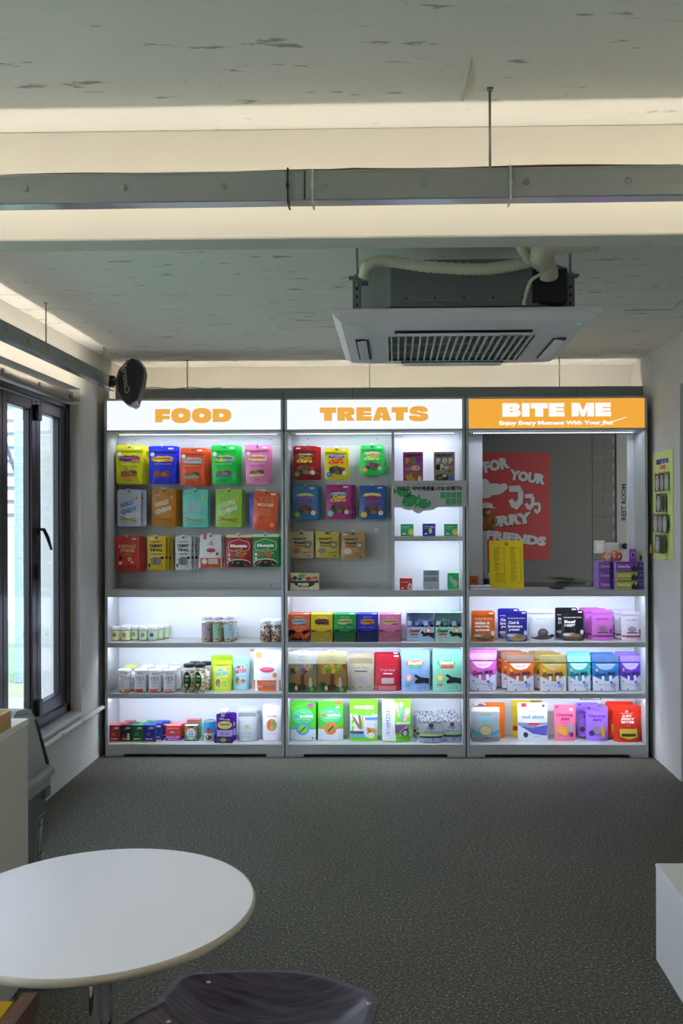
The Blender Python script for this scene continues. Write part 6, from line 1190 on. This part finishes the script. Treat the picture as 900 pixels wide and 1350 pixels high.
# seat outline (local): wide rounded front (far) edge
L0 = Matrix.Rotation(R(6), 3, 'Z'); org = Vector(st.location)
def lc(px_, py_): v = L0 @ (WZ(px_, py_, zsz)-org-Vector((0, 0, 0))); return (v.x, v.y)
m_ply = mat('#4c4658', .38, 0, .15, 14)
mply = bpy.data.materials.new('stained plywood'); mply.use_nodes = True; nn = mply.node_tree; bb_ = nn.nodes['Principled BSDF']
t_ = nn.nodes.new('ShaderNodeTexCoord'); mp = nn.nodes.new('ShaderNodeMapping'); mp.inputs['Scale'].default_value = (3, 34, 3); mp.inputs['Rotation'].default_value = (0, 0, .9); nz = nn.nodes.new('ShaderNodeTexNoise'); nz.inputs['Scale'].default_value = 3; nz.inputs['Detail'].default_value = 5; nz.inputs['Distortion'].default_value = .6
rr_ = nn.nodes.new('ShaderNodeValToRGB'); rr_.color_ramp.elements[0].position = .3; rr_.color_ramp.elements[0].color = (*lin('#2f2b3a'), 1); rr_.color_ramp.elements[1].position = .7; rr_.color_ramp.elements[1].color = (*lin('#5d586e'), 1)
nn.links.new(t_.outputs['Object'], mp.inputs[0]); nn.links.new(mp.outputs[0], nz.inputs['Vector']); nn.links.new(nz.outputs[0], rr_.inputs[0]); nn.links.new(rr_.outputs[0], bb_.inputs['Base Color']); bb_.inputs['Roughness'].default_value = .33
far = [(205, 1322), (218, 1306), (232, 1289), (248, 1283), (270, 1281), (310, 1279), (350, 1278.5), (390, 1280), (430, 1287), (465, 1299), (490, 1309), (498, 1317)]
seat = [lc(*p_) for p_ in far]
near_r = [(499, 1322), (490, 1352), (478, 1400)]; seat += [lc(*p_) for p_ in near_r]
xs_ = [s_[0] for s_ in seat]; yf_ = max(s_[1] for s_ in seat)
seat += [(seat[-1][0]-.03, seat[-1][1]-.09), (seat[-1][0]-.10, seat[-1][1]-.12), (seat[0][0]+.05, seat[-1][1]-.13), (seat[0][0]-.04, seat[-1][1]-.08), (seat[0][0]-.07, seat[-1][1]+.05)]
cxs = sum(s_[0] for s_ in seat)/len(seat); cys = sum(s_[1] for s_ in seat)/len(seat)
# resample outline smoothly and build rings inward with a dish
sm = smooth([Vector((a, b, 0)) for a, b in seat+[seat[0]]], 3)[:-1]
q = MB(); N = len(sm); rings_ = [1, .985, .94, .93, .90, .86, .8, .7, .58, .45, .3, .15]; vs = []
dish = lambda s_: -.085*(1-(s_/.93)**2.8) if s_ < .93 else .0
for s_ in rings_:
    for v in sm: vs.append((cxs+(v.x-cxs)*s_, cys+(v.y-cys)*s_, zsz+dish(s_)))
vs.append((cxs, cys, zsz-.085)); T0 = len(vs)
fs = [(j*N+i, j*N+(i+1) % N, (j+1)*N+(i+1) % N, (j+1)*N+i) for j in range(len(rings_)-1) for i in range(N)]+[((len(rings_)-1)*N+i, (len(rings_)-1)*N+(i+1) % N, T0-1) for i in range(N)]
q.add(vs, fs, mply, True); q.add([(x_, y_, z_-.011) for x_, y_, z_ in vs], [f[::-1] for f in fs], mply, True)
q.add([(v.x, v.y, zsz) for v in sm]+[(v.x, v.y, zsz-.011) for v in sm], [(i, (i+1) % N, N+(i+1) % N, N+i) for i in range(N)], mat('#2c2830', .6)); q.build('seat', st)
for p_ in ((275, 1295), (486, 1323), (222, 1347), (478, 1392)):
    x_, y_ = lc(*p_); q = MB(); q.lathe([(.006, 0), (.0055, .0015), (0, .0025)], mat('#c9ccd2', .25, .9), 12); q.build('rivet', st, (x_, y_, zsz+.0005))
for sx_, sy_ in ((-1, 1), (1, 1), (-1, -1), (1, -1)):
    q = MB(); q.tube([(cxs+sx_*.11, cys+sy_*.09, zsz-.10), (cxs+sx_*.15, cys+sy_*.13, zsz-.09), (cxs+sx_*.17, cys+sy_*.15, 0.0)], .011, mat('#8a8c90', .25, .9), 10); q.build('leg', st)
q = MB(); q.rbox(cxs-.13, cxs+.13, cys-.11, cys+.11, zsz-.115, zsz-.098, .004, mat('#55575a', .4, .8)); q.build('seat_plate', st)
# white low box at right
bl = WZ(864.5, 1265, 0); zb1 = W(863.5, 1138, bl.y).z
o = thing('white_plinth', (bl.x+.3, bl.y-.45, 0), 'low white display box on the floor at the right edge', 'box', None, R(0))
MB().rbox(-.3, .3, -.45, .45, 0, zb1-.012, .002, mat('#dcdcda', .45)).build('box_body', o); MB().rbox(-.302, .302, -.452, .452, zb1-.0118, zb1, .003, mat('#dcdad4', .4)).build('top_panel', o)
# cabinet left
Yc = 3.19; xcR = W(37, 1000, Yc).x; ztc = W(37, 947, Yc).z; zt0 = W(37, 956.5, Yc).z
o = thing('side_counter', (xcR-.3, Yc-.5, 0), 'cream white counter cabinet at the left edge behind the round table', 'cabinet')
MB().rbox(-.3, .3, -.5, .5, 0, zt0-.002, .002, mat('#d0cdc3', .5)).build('cabinet_body', o); MB().rbox(-.3, .302, -.5, .502, zt0, ztc, .002, mat('#e0ddd2', .4)).build('countertop', o)
MB().rbox(-.28, -.005, -.518, -.5, .06, zt0-.03, .003, mat('#d0cdc3', .5)).build('door', o); MB().rbox(.005, .28, -.518, -.5, .06, zt0-.03, .003, mat('#d0cdc3', .5)).build('door', o)
# wood tray
wt = WZ(14.8, 959.5, ztc); o = thing('wooden_tray', (wt.x-.12, wt.y-.16, ztc+.0005), 'light wooden open box on the cream counter', 'tray'); wm2 = mat('#c09a66', .6, 0, .2, 40); q = MB()
q.box(-.12, .12, -.16, .16, 0, .008, wm2); 
for a, b, c, d in ((-.12, -.11, -.16, .16), (.11, .12, -.16, .16), (-.11, .11, -.16, -.15), (-.11, .11, .15, .16)): q.rbox(a, b, c, d, .008, .058, .001, wm2)
q.build('box_frame', o)
# litter bin: long side faces the room, hood slopes down at its far end
XB = -1.30; far_ = WX(74, 1007, XB); zr = far_.z; y1_ = far_.y; y0_ = 3.225; tp_ = WX(45, 932, XB-.03); bt_ = WX(63, 1008, XB-.03)
ym = (y0_+y1_)/2; hb_ = (y1_-y0_)/2
bc = thing('litter_bin', (XB-.24, ym, 0), 'grey plastic bin with hooded lid between counter and window wall', 'bin'); gb = mat('#54585b', .5); gl_ = mat('#8a9191', .36)
q = MB(); zrb = zr-.045
def fr4(mb, ax, ay, bx_, by_, z0_, z1_, m):
    mb.add([(-ax, -ay, z0_), (ax, -ay, z0_), (ax, ay, z0_), (-ax, ay, z0_), (-bx_, -by_, z1_), (bx_, -by_, z1_), (bx_, by_, z1_), (-bx_, by_, z1_)], [(0, 1, 2, 3), (4, 5, 6, 7), (0, 1, 5, 4), (1, 2, 6, 5), (2, 3, 7, 6), (3, 0, 4, 7)], m)
fr4(q, .18, hb_-.06, .215, hb_-.03, 0, zrb, gb); q.build('bin_body', bc)
q = MB(); q.rbox(-.24, .24, -hb_, hb_, zrb, zr, .014, gl_); q.rbox(-.225, .225, -hb_+.015, hb_-.015, zrb-.03, zrb, .004, gl_); q.build('lid_rim', bc)
prf = [(-hb_+.01, zr), (bt_.y-ym, zr), (tp_.y-ym+.012, tp_.z-.035), (tp_.y-ym, tp_.z-.010), (tp_.y-ym-.03, tp_.z), (-hb_+.09, tp_.z+.012), (-hb_+.05, tp_.z-.01), (-hb_+.03, tp_.z-.04)]
q = MB(); q.prism(prf, 'x', -.21, .198, gl_); q.prism([(a*.94-.004, zr+(b-zr)*.94) for a, b in prf], 'x', .198, .21, gl_); q.build('hood', bc)
q = MB(); q.prism([(bt_.y-ym-.006, zr+.001), (bt_.y-ym+.012, zr+.001), (tp_.y-ym+.022, tp_.z-.05), (tp_.y-ym+.006, tp_.z-.05)], 'x', -.19, .213, mat('#1a1c1e', .6)); q.build('swing_flap', bc)
q = MB()
for j in range(2): q.rbox(.212, .228, -.12+.22*j, -.06+.22*j, zrb-.07, zrb-.028, .003, gb)
q.build('side_grip', bc)
pw_ = WX(51, 1100, XB-.045); hy, hz = pw_.y-ym, pw_.z; q = MB(); wpic = mat('#b4b8ba', .5); fx = lambda z_: .18+.035*z_/zrb+.0015
def pic(pts): q.add([(fx(hz+b), hy+a, hz+b) for a, b in pts], [tuple(range(len(pts)))], wpic)
pic([(.012*math.cos(t*PI/5), .05+.012*math.sin(t*PI/5)) for t in range(10)]); pic([(-.014, .034), (.014, .034), (.012, -.01), (-.012, -.01)]); pic([(-.012, -.01), (-.002, -.01), (-.006, -.07), (-.014, -.07)]); pic([(.002, -.01), (.012, -.01), (.016, -.07), (.008, -.07)]); pic([(-.014, .03), (-.034, .0), (-.03, -.005), (-.012, .02)])
for a, b, c, d in ((-.045, .045, .075, .078), (-.045, -.042, -.085, .078), (-.045, .045, -.088, -.085)): pic([(a, c), (b, c), (b, d), (a, d)])
q.build('pictogram', bc, recalc=False)
# yellow low chair under the table
wc = WZ(47, 1306, .42); o = thing('yellow_chair', (wc.x-.21, wc.y-.2, 0), 'yellow-seated low chair with wooden side rails below the round table', 'chair'); wd_ = mat('#6b4f3a', .55, 0, .2, 30)
MB().rbox(-.175, .175, -.2, .19, .36, .405, .012, mat('#c9a31c', .7)).build('seat', o)
for sg in (-1, 1):
    q = MB(); q.prism([(-.22, .37), (-.22, .415), (.20, .415), (.212, .405), (.212, .385), (.20, .37)], 'x', sg*.178 if sg > 0 else -.215, .215 if sg > 0 else -.178, wd_); q.build('side_rail', o)
    for y_ in (-.19, .17):
        q = MB(); q.rbox(sg*.197-.016, sg*.197+.016, y_-.018, y_+.018, 0, .3695, .003, wd_); q.build('leg', o)
q = MB(); q.rbox(-.177, .177, .165, .185, .33, .358, .003, wd_); q.rbox(-.177, .177, -.2, -.18, .33, .358, .003, wd_); q.build('cross_rail', o)
